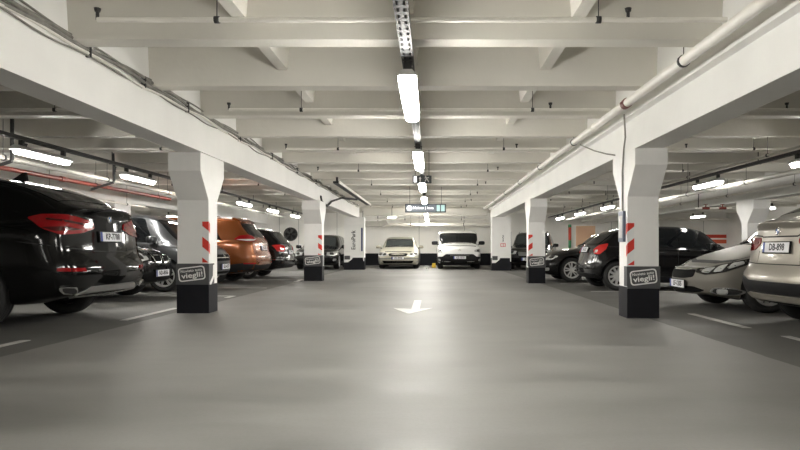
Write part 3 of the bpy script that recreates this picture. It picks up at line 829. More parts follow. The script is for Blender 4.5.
def car_champagne_hatch():
    c = Car(hatch('paint_champagne', 1.47, L=4.3, W=1.80, r=.325, oh_f=.69, wb=2.72,
        top=[(0,.63),(.03,.70),(.09,.80),(.17,.90),(.215,.955),(.35,1.34),(.47,1.45),(.60,1.47),(.80,1.42),(.95,1.35),(1,1.28)],
        fx=[(.15,.10),(.3,.0),(.45,0),(.6,.04),(.8,.16)], bulge_f=.22,
        wf=[(0,.74),(.015,.825),(.04,.895),(.09,.955),(.16,.99),(.24,1),(.82,1),(.92,.982),(.96,.955),(.985,.915),(1,.86)]),
        'car', 'greyish champagne hatchback parked nose-out beside the nearest right column', (3.96+2.15, 9.42, 0), PI)
    common(c, panes=[(.32,.52,.42,.51),(.535,.72,.53,.70)], ws=(.215,.345), mirror_s=.31)
    front_lamps(c, [(0.36, 0.545), (0.497, 0.515), (0.725, 0.56), (0.968, 0.665), (1.12, 0.745), (0.983, 0.745), (0.725, 0.69), (0.482, 0.625), (0.352, 0.6)],
        [[(0.436, 0.55), (0.542, 0.54), (0.58, 0.63), (0.451, 0.605)], [(0.588, 0.555), (0.694, 0.57), (0.74, 0.675), (0.618, 0.645)], [(0.755, 0.6), (0.938, 0.68), (0.922, 0.715), (0.786, 0.685)]], r=.02, m='lamp_bezel', mi='lamp_clear')
    c.patch('grille', 'grille_black', 'FC', [(-.33,.48),(-.16,.455),(.16,.455),(.33,.48),(.35,.585),(.16,.575),(-.16,.575),(-.35,.585)], r=.03, off=.008)
    c.patch('grille_frame', 'chrome', 'FC', [(-.35,.59),(-.16,.58),(.16,.58),(.35,.59),(.35,.602),(.16,.592),(-.16,.592),(-.35,.602)], off=.010)
    c.roundel('F', .625, .05, 'oval')
    c.patch('bumper_intake', 'grille_black', 'FC', [(-.42,.22),(.42,.27),(.50,.30),(.34,.345),(-.34,.345),(-.50,.30)], r=.03)
    for sg in (1, -1):
        o = c.patch('fog_lamp', 'chrome', 'FC', [(.54,.275),(.70,.235),(.90,.25),(.98,.30),(.82,.35),(.60,.345)], sg=sg, r=.05, step=.04)
        c.patch('lamp_lens', 'lamp_inner', 'FC', [(.58,.28),(.71,.248),(.87,.262),(.93,.30),(.80,.335),(.62,.332)], sg=sg, r=.05, step=.04, off=.011, thick=.006, parent=o)
        c.patch('lamp_bulb', 'lamp_clear', 'FC', [(.64,.262),(.76,.258),(.77,.325),(.65,.328)], sg=sg, r=.06, step=.04, off=.014, thick=.006, parent=o)
    c.plate('F', .37, 'LF-1205')
    c.patch('bumper_lip', 'plastic_black', 'FC', [(-1.1,.155),(1.1,.155),(1.1,.195),(-1.1,.195)], off=.006)
    c.stripe('hood_seam', 'seam', 'C', [(.10,-5.2),(.06,-4.6),(.032,-2.2),(.03,0),(.032,2.2),(.06,4.6),(.10,5.2)], .02)
    c.patch('rear_window', 'glass_dark', 'R', [(-.58,1.0),(.58,1.0),(.52,1.27),(-.52,1.27)], r=.05)
def car_black_hatch():
    c = Car(hatch('paint_black_soft', 1.38, L=3.95, W=1.72, r=.31, oh_f=.92, wb=2.5, spokes=10, rim='hubcap'), 'car', 'black hatchback parked tail-out, seen on both sides of the nearest right column', (3.42+1.975, 13.95, 0), 0)
    common(c, panes=HAT_PANES, mirror_s=.37)
    c.patch('rear_window', 'glass_dark', 'R', [(-.58,.985),(.58,.985),(.50,1.24),(-.50,1.24)], r=.05, off=.008)
    tail_lamps(c, [(.55,.86),(.62,.78),(.76,.76),(.86,.88),(.84,1.0),(.68,.96)], 'lamp_red_bright', inner=[([(.62,.80),(.70,.80),(.72,.86),(.64,.86)], 'lamp_clear')])
    c.plate('R', .86, 'KA-217'); c.roundel('R', .94, .045, 'oval')
    c.patch('bumper', 'plastic_black', 'RC', [(-.8,.26),(.8,.26),(.7,.36),(-.7,.36)], off=.01)
    front_lamps(c, [(.5,.6),(.8,.58),(1.05,.68),(1.1,.76),(.8,.74),(.52,.68)])
def car_black_sedan():
    c = Car(hatch('paint_black_soft', 1.38, L=4.4, W=1.78, r=.32, rim='hubcap', oh_f=.80, wb=2.72, spokes=5), 'car', 'black car parked nose-out just beyond the second right column', (2.92+2.2, 17.25, 0), PI)
    common(c, panes=HAT_PANES)
    front_lamps(c, [(.50,.62),(.62,.575),(.86,.59),(1.0,.68),(.88,.71),(.62,.69)], [[(.56,.62),(.68,.61),(.70,.69),(.58,.69)],[(.76,.62),(.88,.63),(.91,.71),(.78,.70)]])
    for sg in (1, -1): c.patch('grille', 'chrome', 'F', [(.03,.56),(.28,.57),(.31,.66),(.24,.69),(.04,.69)], sg=sg, r=.04, step=.05)
    c.patch('bumper_intake', 'grille_black', 'FC', [(-.5,.27),(.5,.27),(.6,.36),(-.6,.36)], r=.03)
    c.both('fog_lamp', 'lamp_clear', 'FC', [(.70,.30),(.82,.30),(.83,.38),(.71,.38)], r=.05, step=.04)
    c.plate('F', .42, 'HS-4470'); c.roundel('F', .725, .04)
def car_dark_suv_back():
    c = Car(suv('paint_black_soft', 1.60, L=4.4, W=1.86, wb=2.6), 'car', 'black SUV facing the camera at the back, between the last two right columns', (4.50, 25.2+2.2, 0), -PI/2-.25)
    common(c, panes=SUV_PANES, glass='glass_grey'); c.rails(.45,.86)
    front_lamps(c, [(.44,.66),(.72,.63),(1.0,.70),(1.12,.82),(.85,.80),(.46,.78)], [[(.55,.68),(.70,.67),(.72,.77),(.57,.77)]])
    c.patch('grille', 'plastic_grey', 'F', [(-.38,.58),(.38,.58),(.42,.74),(-.42,.74)], r=.03)
    c.plate('F', .45, 'JD-7751'); c.roundel('F', .70, .05, 'bar')
    c.both('fog_lamp', 'lamp_clear', 'FC', [(.66,.40),(.82,.40),(.84,.48),(.68,.48)], r=.05, step=.04)
# ------------------------------------------------------------------ the building
EYE = .90
Y0, Y1, XL, XR = -15.0, 32.433, -14.6, 15.4  # most y values below: depths from image pixels, scaled about the camera along y
ZS = 3.06      # slab
ZC = 2.65      # underside of the cross beams
ORD = ['first','second','third','fourth','fifth','sixth','seventh','eighth','ninth','tenth','eleventh','twelfth','thirteenth','fourteenth','fifteenth','sixteenth','seventeenth','eighteenth','nineteenth','twentieth','twenty-first','twenty-second','twenty-third','twenty-fourth','twenty-fifth','twenty-sixth','twenty-seventh','twenty-eighth','twenty-ninth','thirtieth','thirty-first']
def struct(name, bm, m, label, cat=None, smooth=None):
    o = mesh_obj(name, bm, m, None, smooth); return tag(o, label, cat or name.split('_')[0], None, 'structure')

bm = bmesh.new(); box(bm, XL, XR, Y0, Y1, -.2, 0); struct('floor', bm, 'floor_concrete', 'grey polished concrete garage floor with a lighter coated driving aisle')
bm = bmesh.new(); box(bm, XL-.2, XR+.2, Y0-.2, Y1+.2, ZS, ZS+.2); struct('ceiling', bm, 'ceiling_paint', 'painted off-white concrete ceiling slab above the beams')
def wall(side, x0, x1, y0, y1, lab):
    bm = bmesh.new(); box(bm, x0, x1, y0, y1, -.2, ZS); return struct('wall_'+side, bm, 'wall_paint', lab)
wall('back', XL-.2, XR+.2, Y1, Y1+.2, 'off-white painted back wall of the garage')
wall('left', XL-.2, XL, Y0, Y1, 'off-white painted wall on the far left side')
wall('right', XR, XR+.2, Y0, Y1, 'off-white painted wall on the far right side')
wall('front', XL-.2, XR+.2, Y0-.2, Y0, 'off-white painted wall behind the camera')
bm = bmesh.new(); box(bm, XL, 7.0, Y1-.012, Y1, 0, .62); struct('baseboard_back', bm, 'dark_base', 'black painted band along the foot of the back wall', 'baseboard')
# panel joints of the back wall
bm = bmesh.new()
for x in (-7.9,-6.9,-5.9,-4.9,-.62,.0+1.75,9.4,14.2): box(bm, x-.012, x+.012, Y1-.004, Y1, .62, ZS)
struct('trim_back', bm, 'metal_grey', 'thin vertical joints in the back wall', 'trim')

# cross beams and the slab ribs between them
BEAMS = [5.32 + 1.499*k for k in range(-12, 18)]
nb = 0
for y in BEAMS:
    if y < Y0+.2 or y > Y1-.3: continue
    bm = bmesh.new()
    prism(bm, [(y-.10,ZC),(y+.10,ZC),(y+.14,ZS),(y-.14,ZS)], 'x', XL, XR)
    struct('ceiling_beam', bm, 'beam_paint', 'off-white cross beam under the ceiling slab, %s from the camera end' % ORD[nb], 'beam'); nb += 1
nr = 0
for x in (-1.6, -.18, 1.23):
    bm = bmesh.new()
    for a, b in zip(BEAMS, BEAMS[1:]):
        if a < Y0+.2 or b > Y1-.3: continue
        w = .055 if x != -.18 else .035
        zl = 2.82 if x != -.18 else 2.86
        prism(bm, [(x-w,zl),(x+w,zl),(x+w*1.5,ZS),(x-w*1.5,ZS)], 'y', a+.09, b-.09)
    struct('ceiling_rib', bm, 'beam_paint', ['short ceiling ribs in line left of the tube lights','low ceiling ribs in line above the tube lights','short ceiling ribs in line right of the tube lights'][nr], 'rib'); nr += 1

bm = bmesh.new(); box(bm, -3.0, 2.5, 27.533, 27.533+.3, 2.33, ZC); struct('end_beam', bm, 'beam_paint', 'deep off-white cross beam over the far end of the aisle', 'beam')
# long beams on the column rows
def long_beam(x0, x1, z0, y0, y1, lab, ledge=None):
    bm = bmesh.new()
    if ledge: prism(bm, [(x0,z0),(x1,z0),(x1,ZS),(ledge,ZS),(ledge,z0+.385),(x0,z0+.385)], 'y', y0, y1)
    else: box(bm, x0, x1, y0, y1, z0, ZS, 0)
    struct('long_beam', bm, 'white_paint', lab, 'beam')
long_beam(-3.36, -3.04, 2.175, Y0, 26.367, 'long white beam over the left row of columns beside the aisle')
long_beam(2.53, 2.88, 2.135, Y0, 26.367, 'long white beam with a ledge over the right row of columns beside the aisle', 2.435)
long_beam(-8.85, -8.50, 2.16, Y0, Y1, 'long white beam over the outer left columns behind the parked cars')
long_beam(8.42, 8.80, 2.16, Y0, Y1, 'long white beam over the outer right columns behind the parked cars')

def column(x0, x1, yf, zb, label, depth=.34, base=.40, panel=None, haunch=True):
    """white column with a bracket head widening along the beam"""
    yb = yf+depth; e = .30
    bm = bmesh.new()
    if haunch: prof = [(yf,0),(yb,0),(yb,1.56),(yb+e,1.93),(yb+e,zb),(yf-e,zb),(yf-e,1.93),(yf,1.56)]
    else: prof = [(yf,0),(yb,0),(yb,zb),(yf,zb)]
    prism(bm, prof, 'x', x0, x1)
    o = struct('column', bm, 'column_paint', label, 'column')
    if base:
        bm = bmesh.new(); box(bm, x0-.006, x1+.006, yf-.006, yb+.006, 0, base, 0)
        mesh_obj('painted_base', bm, 'dark_base', o)
    return o
c1l = column(-3.50, -3.07, 8.587, 2.175, 'nearest white column on the left side of the aisle')
c2l = column(-3.46, -2.98, 16.975, 2.175, 'second white column on the left side of the aisle')
c1r = column(2.52, 2.92, 7.98, 2.135, 'nearest white column on the right side of the aisle')
c2r = column(2.49, 2.91, 15.867, 2.135, 'second white column on the right side of the aisle')
c3l = column(-3.62, -2.78, 25.9, 2.175, 'wide white column with vertical lettering at the left end of the aisle', .45, .50, haunch=False)
c3r = column(2.42, 3.18, 24.733, 2.135, 'wide white column with a small red notice at the right end of the aisle', .45, .50, haunch=False)
for i, y in enumerate((8.517, 16.917, 25.317)):
    column(-8.90, -8.45, y, 2.16, '%s white column of the outer left row, behind the parked cars' % ['nearest','middle','farthest'][i], .3)
    column(8.40, 8.85, y-.4, 2.16, '%s white column of the outer right row, behind the parked cars' % ['nearest','middle','farthest'][i], .3)

# ------------------------------------------------------------------ signs on the columns
def stretch_text(body, w, h, bold=.0, ex=.0006):
    bm = text_bm(body, 1.0, ex, bold=bold)
    xs = [v.co.x for v in bm.verts]; ys = [v.co.y for v in bm.verts]
    cx, cy = (min(xs)+max(xs))/2, (min(ys)+max(ys))/2
    for v in bm.verts: v.co.x = (v.co.x-cx)*w/(max(xs)-min(xs)); v.co.y = (v.co.y-cy)*h/(max(ys)-min(ys))
    return bm
def rect_ring(bm, w, h, r, t, z0, z1, mi=0):
    o = rounded([(-w/2,-h/2),(w/2,-h/2),(w/2,h/2),(-w/2,h/2)], r, 6); i = rounded([(-w/2+t,-h/2+t),(w/2-t,-h/2+t),(w/2-t,h/2-t),(-w/2+t,h/2-t)], r*.75, 6)
    n = len(o)
    V = [[bm.verts.new((p[0],p[1],z)) for p in q] for q, z in ((o,z0),(o,z1),(i,z1),(i,z0))]
    for a in range(3):
        for k in range(n):
            f = bm.faces.new((V[a][k], V[a][(k+1)%n], V[a+1][(k+1)%n], V[a+1][k])); f.material_index = mi
    bmesh.ops.recalc_face_normals(bm, faces=bm.faces)
FRONT = lambda x, y, z, roll=0: Matrix.Translation((x,y,z)) @ Matrix.Rotation(PI/2, 4, 'X') @ Matrix.Rotation(roll, 4, 'Z')
def notice(x0, x1, yf, z0, z1, label, inner, depth=.34, roll=.12):
    """grey wrap-around panel with a tilted white stamp reading 'Novieto auto viegli!'; inner is the aisle side (+1 right face, -1 left face)"""
    cx = (x0+x1)/2
    t = thing('parking_sign', label, 'sign', (cx, yf, z0), 0, None)
    bm = bmesh.new(); h = z1-z0
    box(bm, x0-cx-.010, x1-cx+.010, -.024, -.008, 0, h)
    if inner > 0: box(bm, x1-cx+.008, x1-cx+.016, -.024, depth*.55, 0, h)
    else: box(bm, x0-cx-.016, x0-cx-.008, -.024, depth*.30, .03, h)
    mesh_obj('panel', bm, 'sign_grey', t)
    w = (x1-x0)*.86; hh = h*.66
    fr = bmesh.new(); rect_ring(fr, w, hh, .05, .016, 0, .004)
    o = mesh_obj('border', fr, 'sign_white', t); o.matrix_local = FRONT(-.005, -.025, h*.52, roll)
    a = stretch_text('Novieto auto', w*.80, hh*.20, .012); l = mesh_obj('lettering', a, 'sign_white', t); l.matrix_local = FRONT(-.005, -.026, h*.52, roll) @ Matrix.Translation((0, hh*.24, 0))
    a = stretch_text('viegli!', w*.80, hh*.50, .02); l = mesh_obj('lettering', a, 'sign_white', t); l.matrix_local = FRONT(-.005, -.026, h*.52, roll) @ Matrix.Translation((0, -hh*.15, 0))
    return t
n1 = notice(-3.50, -3.07, 8.587-.006, .395, .685, 'grey notice with tilted white stamp on the nearest left column', 1)
bm = bmesh.new(); prism(bm, [(.0,.0),(.05,.0),(.17,.10),(.17,.27),(.13,.27),(.12,.12),(.0,.03)], 'x', .226+.008, .226+.012)
o = mesh_obj('worn_edge', bm, 'sign_white', n1)
notice(-3.46, -2.98, 16.975-.006, .40, .70, 'grey notice with tilted white stamp on the second left column', 1)
notice(2.52, 2.92, 7.98-.006, .38, .665, 'grey notice with tilted white stamp on the nearest right column', -1)
notice(2.49, 2.91, 15.867-.006, .40, .69, 'grey notice with tilted white stamp on the second right column', -1)

def tape(xc, yf, z0, z1, w, label, slant, side, zf):
    """striped corner tape: white band, red slanted bars, folded round the column corner; side +1 wraps on the right face"""
    bm = bmesh.new()
    x0, x1 = (xc-w, xc+.003) if side > 0 else (xc-.003, xc+w)
    box(bm, x0, x1, yf-.003, yf, z0, z1, 0)
    if side > 0: box(bm, xc, xc+.003, yf-.003, yf+.05, z0, z1, 0)
    else: box(bm, xc-.003, xc, yf-.003, yf+.05, z0, z1, 0)
    p = .288; h = .14; z = zf
    while z > z0:
        a, b = (z, z-.07) if slant > 0 else (z-.07, z)
        q = [(x0,a-h),(x1,b-h),(x1,b),(x0,a)]
        q = [(x, min(z1, max(z0, zz))) for x, zz in q]
        vs = [bm.verts.new((x, yf-.0045, zz)) for x, zz in q]
        f = bm.faces.new(vs); f.material_index = 1
        xs = xc+.0045 if side > 0 else xc-.0045; e = b if side > 0 else a
        q = [(yf,e-h),(yf+.045,e-h-.04),(yf+.045,e-.04),(yf,e)]
        f = bm.faces.new([bm.verts.new((xs, yy, min(z1, max(z0, zz)))) for yy, zz in q]); f.material_index = 1
        z -= p
    bm.normal_update()
    for f in bm.faces:
        if f.material_index == 1 and (f.normal.y > .5 or f.normal.x*side < -.5): f.normal_flip()
    o = mesh_obj('hazard_tape', bm, ['white_tape','red_tape'])
    return tag(o, label, 'tape')
tape(-3.07, 8.587, .70, 1.265, .085, 'red and white striped tape on the nearest left column corner', 1, 1, 1.345)
tape(-2.98, 16.975, .715, 1.25, .10, 'red and white striped tape on the second left column corner', 1, 1, 1.33)
tape(2.52, 7.98, .68, 1.22, .085, 'red and white striped tape on the nearest right column corner', -1, -1, 1.316)
tape(2.49, 15.867, .705, 1.24, .10, 'red and white striped tape on the second right column corner', -1, -1, 1.33)

# wide columns at the end of the aisle
t = thing('operator_sign', 'white sign with vertical black lettering on the wide left end column', 'sign', (-3.2, 25.9-.01, .62))
bm = bmesh.new(); box(bm, -.36, .36, -.012, 0, .10, 1.25); mesh_obj('board', bm, 'sign_white', t)
a = stretch_text('EuroPark', .80, .17, .02); l = mesh_obj('lettering', a, 'ink', t); l.matrix_local = FRONT(-.03, -.014, .62, PI/2)
bm = bmesh.new(); box(bm, .29, .36, -.016, -.011, .15, 1.12); mesh_obj('blue_stripe', bm, 'blue_panel', t)
def stepped_patch(cx, yf, w, label):
    bm = bmesh.new()
    prism(bm, [(-w/2,.30),(-w*.30,.31),(-w*.12,.42),(-w*.05,.52),(-w*.05,.60),(-w/2,.60)], 'y', -.012, -.0055, 0)
    o = mesh_obj('paint_patch', bm, 'column_paint', None, None, (cx, yf, 0)); tag(o, label, 'paint')
    bm = bmesh.new(); prism(bm, [(w*.46,.36),(w*.5,.36),(w*.5,.60),(w*.22,.60),(w*.30,.52),(w*.44,.50)], 'y', -.012, -.007, 0); mesh_obj('paint_edge', bm, 'column_paint', o)
    bm = bmesh.new(); box(bm, -w*.48, -w*.20, -.018, -.012, .42, .58); q = mesh_obj('small_plate', bm, 'sign_grey', o)
stepped_patch(-3.2, 25.9, .84, 'worn white paint edge over the black foot of the left end column')
stepped_patch(2.80, 24.733, .76, 'worn white paint edge over the black foot of the right end column')
t = thing('wall_notice', 'small white and red notice under black vertical lettering on right end column', 'sign', (2.86, 24.733-.01, .95))
bm = bmesh.new(); box(bm, -.10, .10, -.012, 0, 0, .14); mesh_obj('board', bm, 'sign_red', t)
bm = bmesh.new(); box(bm, -.07, -.01, -.016, -.011, .02, .12); box(bm, .02, .07, -.016, -.011, .02, .12); mesh_obj('symbol', bm, 'sign_white', t)
a = stretch_text('EuroPark', .26, .065, .02); l = mesh_obj('lettering', a, 'ink', t); l.matrix_local = FRONT(0, -.006, .34, PI/2)
bm = bmesh.new(); box(bm, -.012, 0, 0, .20, -.4, .5); o = mesh_obj('blue_stripe', bm, 'blue_panel', None, None, (3.186+.012, 24.733+.05, 1.05)); tag(o, 'narrow dark blue stripe on the side of the right end column', 'sign')

# meter box on the aisle face of the nearest right column
t = thing('meter_box', 'flat grey-blue box on the aisle face of the nearest right column', 'box', (2.52, 7.98+.17, .98))
bm = bmesh.new(); box(bm, -.035, 0, -.10, .11, 0, .40, 0, .006); mesh_obj('housing', bm, 'box_blue', t)
bm = bmesh.new(); box(bm, -.039, -.034, -.07, .08, .05, .34); mesh_obj('door_panel', bm, 'metal_grey', t)

# ------------------------------------------------------------------ lamps
def make_lamp(bay=False):
    t = thing('ceiling_light', 'x', 'light')
    w = .050 if bay else .064
    bm = bmesh.new()
    if bay: prism(bm, [(-.03,.085),(-.085,.050),(-.085,.018),(.085,.018),(.085,.050),(.03,.085)], 'y', -.635, .635); zt = .0185
    else: prism(bm, [(-.034,.085),(-.066,.052),(-.066,.040),(.066,.040),(.066,.052),(.034,.085)], 'y', -.63, .63); zt = .0405
    mesh_obj('housing', bm, 'lamp_housing', t)
    bm = bmesh.new(); prof = [(-w*.96,zt),(-w,.0),(-w*.85,-.026),(-w*.55,-.040),(w*.55,-.040),(w*.85,-.026),(w,.0),(w*.96,zt)]
    rows = []
    for y, k in ((-.627,.85),(-.612,1),(.612,1),(.627,.85)): rows.append([bm.verts.new((x*k, y, zt+(z-zt)*k)) for x, z in prof])
    for p, q in zip(rows, rows[1:]):
        for i in range(len(prof)): bm.faces.new((p[i], p[(i+1)%len(prof)], q[(i+1)%len(prof)], q[i]))
    bm.faces.new(rows[0]); bm.faces.new(rows[-1]); bmesh.ops.recalc_face_normals(bm, faces=bm.faces)
    mesh_obj('diffuser', bm, 'lamp_lit_bay' if bay else 'lamp_lit', t, 30)
    for y in (-.5, .5):
        bm = bmesh.new(); box(bm, -.03, .03, y-.025, y+.025, .08, .166); mesh_obj('bracket', bm, 'metal_dark', t)
    return t
lamp_proto = {}
def lamp(x, y, z, label, group):
    bay = abs(x) > 2
    if bay not in lamp_proto: o = lamp_proto[bay] = make_lamp(bay)
    else: o = copy_tree(lamp_proto[bay])
    o.location = (x, y, z); tag(o, label, 'light', group)
nm = ['nearest','second nearest','third nearest','fourth nearest','fifth nearest','sixth nearest','seventh nearest','eighth nearest','ninth nearest','tenth nearest']
CX = -.17
cy = [5.06+3.57*k for k in range(0, 8)]
for i, y in enumerate(cy): lamp(CX, y, 2.09, 'lit tube light over the aisle, ' + nm[i] + ' to the camera in the photo', 'tube lights over the aisle')
for i, k in enumerate((-1,-2,-3,-4,-5)): lamp(CX, 5.06+3.57*k, 2.09, 'lit tube light over the aisle at the camera or behind it, counted backwards: ' + ORD[i], 'tube lights over the aisle')
for i, y in enumerate([-11.0, -7.5, -4.0, -.5]):
    for x, sd in ((-5.8, 'left'), (5.95, 'right')): lamp(x, y, 2.26, 'lit tube light over the %s bays behind the camera, %s from the rear wall' % (sd, ORD[i]), 'tube lights behind the camera')
for i, y in enumerate([8.633, 11.667, 15.167, 18.667, 22.167, 25.9, 29.4]): lamp(-5.8, y+.68, 2.26, 'lit tube light over the left parked cars, %s from the camera end' % ORD[i], 'tube lights over the left parking row')
for i, y in enumerate([8.925, 12.717, 16.567, 20.3, 24.15, 28]): lamp(5.95, y+.68, 2.26, 'lit tube light over the right parked cars, %s from the camera end' % ORD[i], 'tube lights over the right parking row')
for i, y in enumerate([8.167, 12.25, 16.333, 21, 26.367]): lamp(-11.2, y+.68, 2.26, 'lit tube light beyond the outer left columns, %s from the camera end' % ORD[i], 'tube lights beyond the outer left columns')
for i, y in enumerate([8.167, 12.25, 16.333, 21, 26.367]): lamp(11.6, y+.68, 2.26, 'lit tube light beyond the outer right columns, %s from the camera end' % ORD[i], 'tube lights beyond the outer right columns')
t = thing('round_lamp', 'round lit ceiling lamp near the back wall above the pale gold car', 'light', (-1.70, 27.05, 2.24))
bm = bmesh.new(); lathe(bm, [(.06,.001),(.06,.22),(.0,.23),(-.01,.19)], 24, 'z'); bmesh.ops.recalc_face_normals(bm, faces=bm.faces); mesh_obj('housing', bm, 'lamp_housing', t, 40)
bm = bmesh.new(); lathe(bm, [(-.005,.19),(-.03,.15),(-.04,.001)], 24, 'z'); bmesh.ops.recalc_face_normals(bm, faces=bm.faces); mesh_obj('diffuser', bm, 'lamp_lit', t, 40)
bm = bmesh.new(); tube(bm, [(0,0,.06),(0,0,ZS-2.24)], .012, 6); mesh_obj('rod', bm, 'metal_dark', t)

# perforated tray carrying the lamps
def tray(name, x, w, z, y0, y1, m, label, hole=.10, hangers=()):
    bm = bmesh.new(); n = int((y1-y0)/hole)
    def q(a, b, c, d): bm.faces.new([bm.verts.new(p) for p in (a,b,c,d)])
    for k in range(n):
        ya, yb = y0+k*hole, y0+(k+1)*hole; h0, h1 = ya+hole*.22, yb-hole*.22
        for xa, xb in ((-w/2,-w*.36),(-w*.14,w*.14),(w*.36,w/2)): q((xa,ya,0),(xb,ya,0),(xb,yb,0),(xa,yb,0))
        for xa, xb in ((-w*.36,-w*.14),(w*.14,w*.36)):
            q((xa,ya,0),(xb,ya,0),(xb,h0,0),(xa,h0,0)); q((xa,h1,0),(xb,h1,0),(xb,yb,0),(xa,yb,0))
    for s in (-1,1):
        q((s*w/2,y0,0),(s*w/2,y1,0),(s*w/2,y1,.05),(s*w/2,y0,.05))
        q((s*w/2*.97,y0,.0),(s*w/2*.97,y1,.0),(s*w/2*.97,y1,.05),(s*w/2*.97,y0,.05))
    bmesh.ops.remove_doubles(bm, verts=bm.verts, dist=1e-5)
    t = thing(name, label, 'cable tray', (x, 0, z))
    mesh_obj('perforated_strip', bm, m, t)
    for y in hangers:
        bm = bmesh.new(); tube(bm, [(0,y,.0),(0,y,ZC-z)], .008, 6); box(bm, -w/2-.01, w/2+.01, y-.015, y+.015, -.006, 0); mesh_obj('hanger', bm, 'metal_dark', t)
    bm = bmesh.new()
    for dx in (-.02, .015): tube(bm, [(dx, y0+.4, .014), (dx, y1-.1, .014)], .010, 6)
    mesh_obj('cable', bm, 'cable_black', t)
hy = [BEAMS[k] for k in range(2, 29, 2) if BEAMS[k] < 28]
tray('cable_tray', CX, .085, 2.258, -14, 31.033, 'galvanized', 'perforated metal tray carrying the tube lights over the aisle', hangers=hy)
tray('cable_tray', -5.8, .085, 2.428, -13, 31.5, 'galvanized', 'perforated metal tray above the left parked cars', hole=.2, hangers=hy)
tray('cable_tray', 5.95, .085, 2.428, -13, 31.5, 'galvanized', 'perforated metal tray above the right parked cars', hole=.2, hangers=hy)

# hanging signs
t = thing('lane_sign', 'small dark hanging sign with white arrow over the aisle', 'sign', (-.155, 10.85, 2.03))
bm = bmesh.new(); box(bm, -.165, .165, 0, .04, 0, .135, 0, .006); mesh_obj('panel', bm, 'sign_dark', t)
bm = bmesh.new(); box(bm, -.145, -.095, -.003, 0, .015, .12); mesh_obj('symbol', bm, 'sign_letters', t)
bm = bmesh.new(); prism(bm, [(-.045,.02),(-.025,.02),(-.025,.075),(-.012,.075),(-.035,.115),(-.058,.075),(-.045,.075)], 'y', -.003, 0); mesh_obj('arrow', bm, 'sign_white', t)
bm = bmesh.new()
for p, q in (((.06,.115),(.115,.025)), ((.05,.03),(.075,.075)), ((.045,.09),(.12,.10))): tube(bm, [(p[0],-.002,p[1]),(q[0],-.002,q[1])], .009, 6)
bmesh.ops.create_uvsphere(bm, u_segments=10, v_segments=6, radius=.013, matrix=Matrix.Translation((.06,-.002,.118)))
mesh_obj('pictogram', bm, 'sign_white', t)
for s in (-.12, .12):
    bm = bmesh.new(); tube(bm, [(s,.02,.13),(s,.02,.62)], .005, 6); mesh_obj('hanger', bm, 'metal_dark', t)
t = thing('direction_sign', 'long backlit hanging sign with letters and round symbol over the aisle end', 'sign', (-.155, 17.733, 1.915))
bm = bmesh.new(); box(bm, -.585, .585, 0, .06, 0, .24, 0, .008); mesh_obj('casing', bm, 'sign_dark', t)
bm = bmesh.new(); box(bm, -.555, .30, -.004, 0, .02, .22); mesh_obj('panel', bm, 'sign_backlit', t)
bm = bmesh.new(); lathe(bm, [(-.009,.001),(-.009,.078)], 24, 'y'); r_ = mesh_obj('round_symbol', bm, 'sign_letters', t); r_.location = (-.46,0,.12)
a = stretch_text('P', .06, .09, .03); l = mesh_obj('lettering', a, 'ink', r_); l.matrix_local = FRONT(0, -.010, 0)
a = stretch_text('Maksas | kase', .58, .10, .02); l = mesh_obj('lettering', a, 'sign_letters', t); l.matrix_local = FRONT(-.06, -.005, .12)
for x0, x1 in ((.315,.41),(.44,.545)):
    bm = bmesh.new(); box(bm, x0, x1, -.006, 0, .03, .21); mesh_obj('lit_symbol', bm, 'sign_green', t)
for s in (-.45, .45):
    bm = bmesh.new(); tube(bm, [(s,.03,.235),(s,.03,.74)], .006, 6); mesh_obj('hanger', bm, 'metal_dark', t)

# ------------------------------------------------------------------ pipes
def pipe_thing(name, label, cat, pts, r, m, hang=(), group=None, seg=12):
    p0 = Vector(pts[0]); t = thing(name, label, cat, p0, 0, group)
    bm = bmesh.new(); tube(bm, [Vector(p)-p0 for p in pts], r, seg); mesh_obj('pipe', bm, m, t, 50)
    for h in hang:
        h = Vector(h) - p0
        bm = bmesh.new(); tube(bm, [h, (h.x, h.y, ZS-p0.z)], .004, 6)
        d = (Vector(pts[1])-p0).normalized()
        tube(bm, [h-d*.018, h+d*.018], r+.008, 12); mesh_obj('hanger', bm, 'metal_dark', t)
    return t
ZP = 2.59
PY = [4.608+2.998*k for k in range(0, 9)]
def sprinkler(t, x, p0):
    bm = bmesh.new(); q = Vector((x, 0, 0))
    tube(bm, [q, q+Vector((0,0,.075))], .013, 8); tube(bm, [q+Vector((0,0,.06)), q+Vector((0,0,.085))], [.020,.026], 8)
    mesh_obj('sprinkler_head', bm, 'metal_dark', t)
for i, y in enumerate(PY):
    x0, x1 = -2.47, 2.19
    t = pipe_thing('sprinkler_pipe', 'white cross pipe under the aisle ceiling, %s to the camera' % nm[i], 'pipe', [(x0,y,ZP),(x1,y,ZP)], .019, 'pipe_white', [(-1.585,y,ZP),(1.24,y,ZP)], 'white cross pipes over the aisle')
    sprinkler(t, .0, None); sprinkler(t, 3.93, None)
for i, y in enumerate(PY[:8]):
    y += .0
    t = pipe_thing('sprinkler_pipe', 'white cross pipe over the left parking row, %s to the camera' % nm[i], 'pipe', [(-8.4,y,ZP),(-3.45,y,ZP)], .019, 'pipe_white', [(-6.9,y,ZP),(-4.6,y,ZP)], 'white cross pipes over the left parking row')
    sprinkler(t, 1.5, None)
    t = pipe_thing('sprinkler_pipe', 'white cross pipe over the right parking row, %s to the camera' % nm[i], 'pipe', [(2.95,y,ZP),(6.15,y,ZP)], .019, 'pipe_white', [(3.7,y,ZP),(5.5,y,ZP)], 'white cross pipes over the right parking row')
    sprinkler(t, 1.4, None)
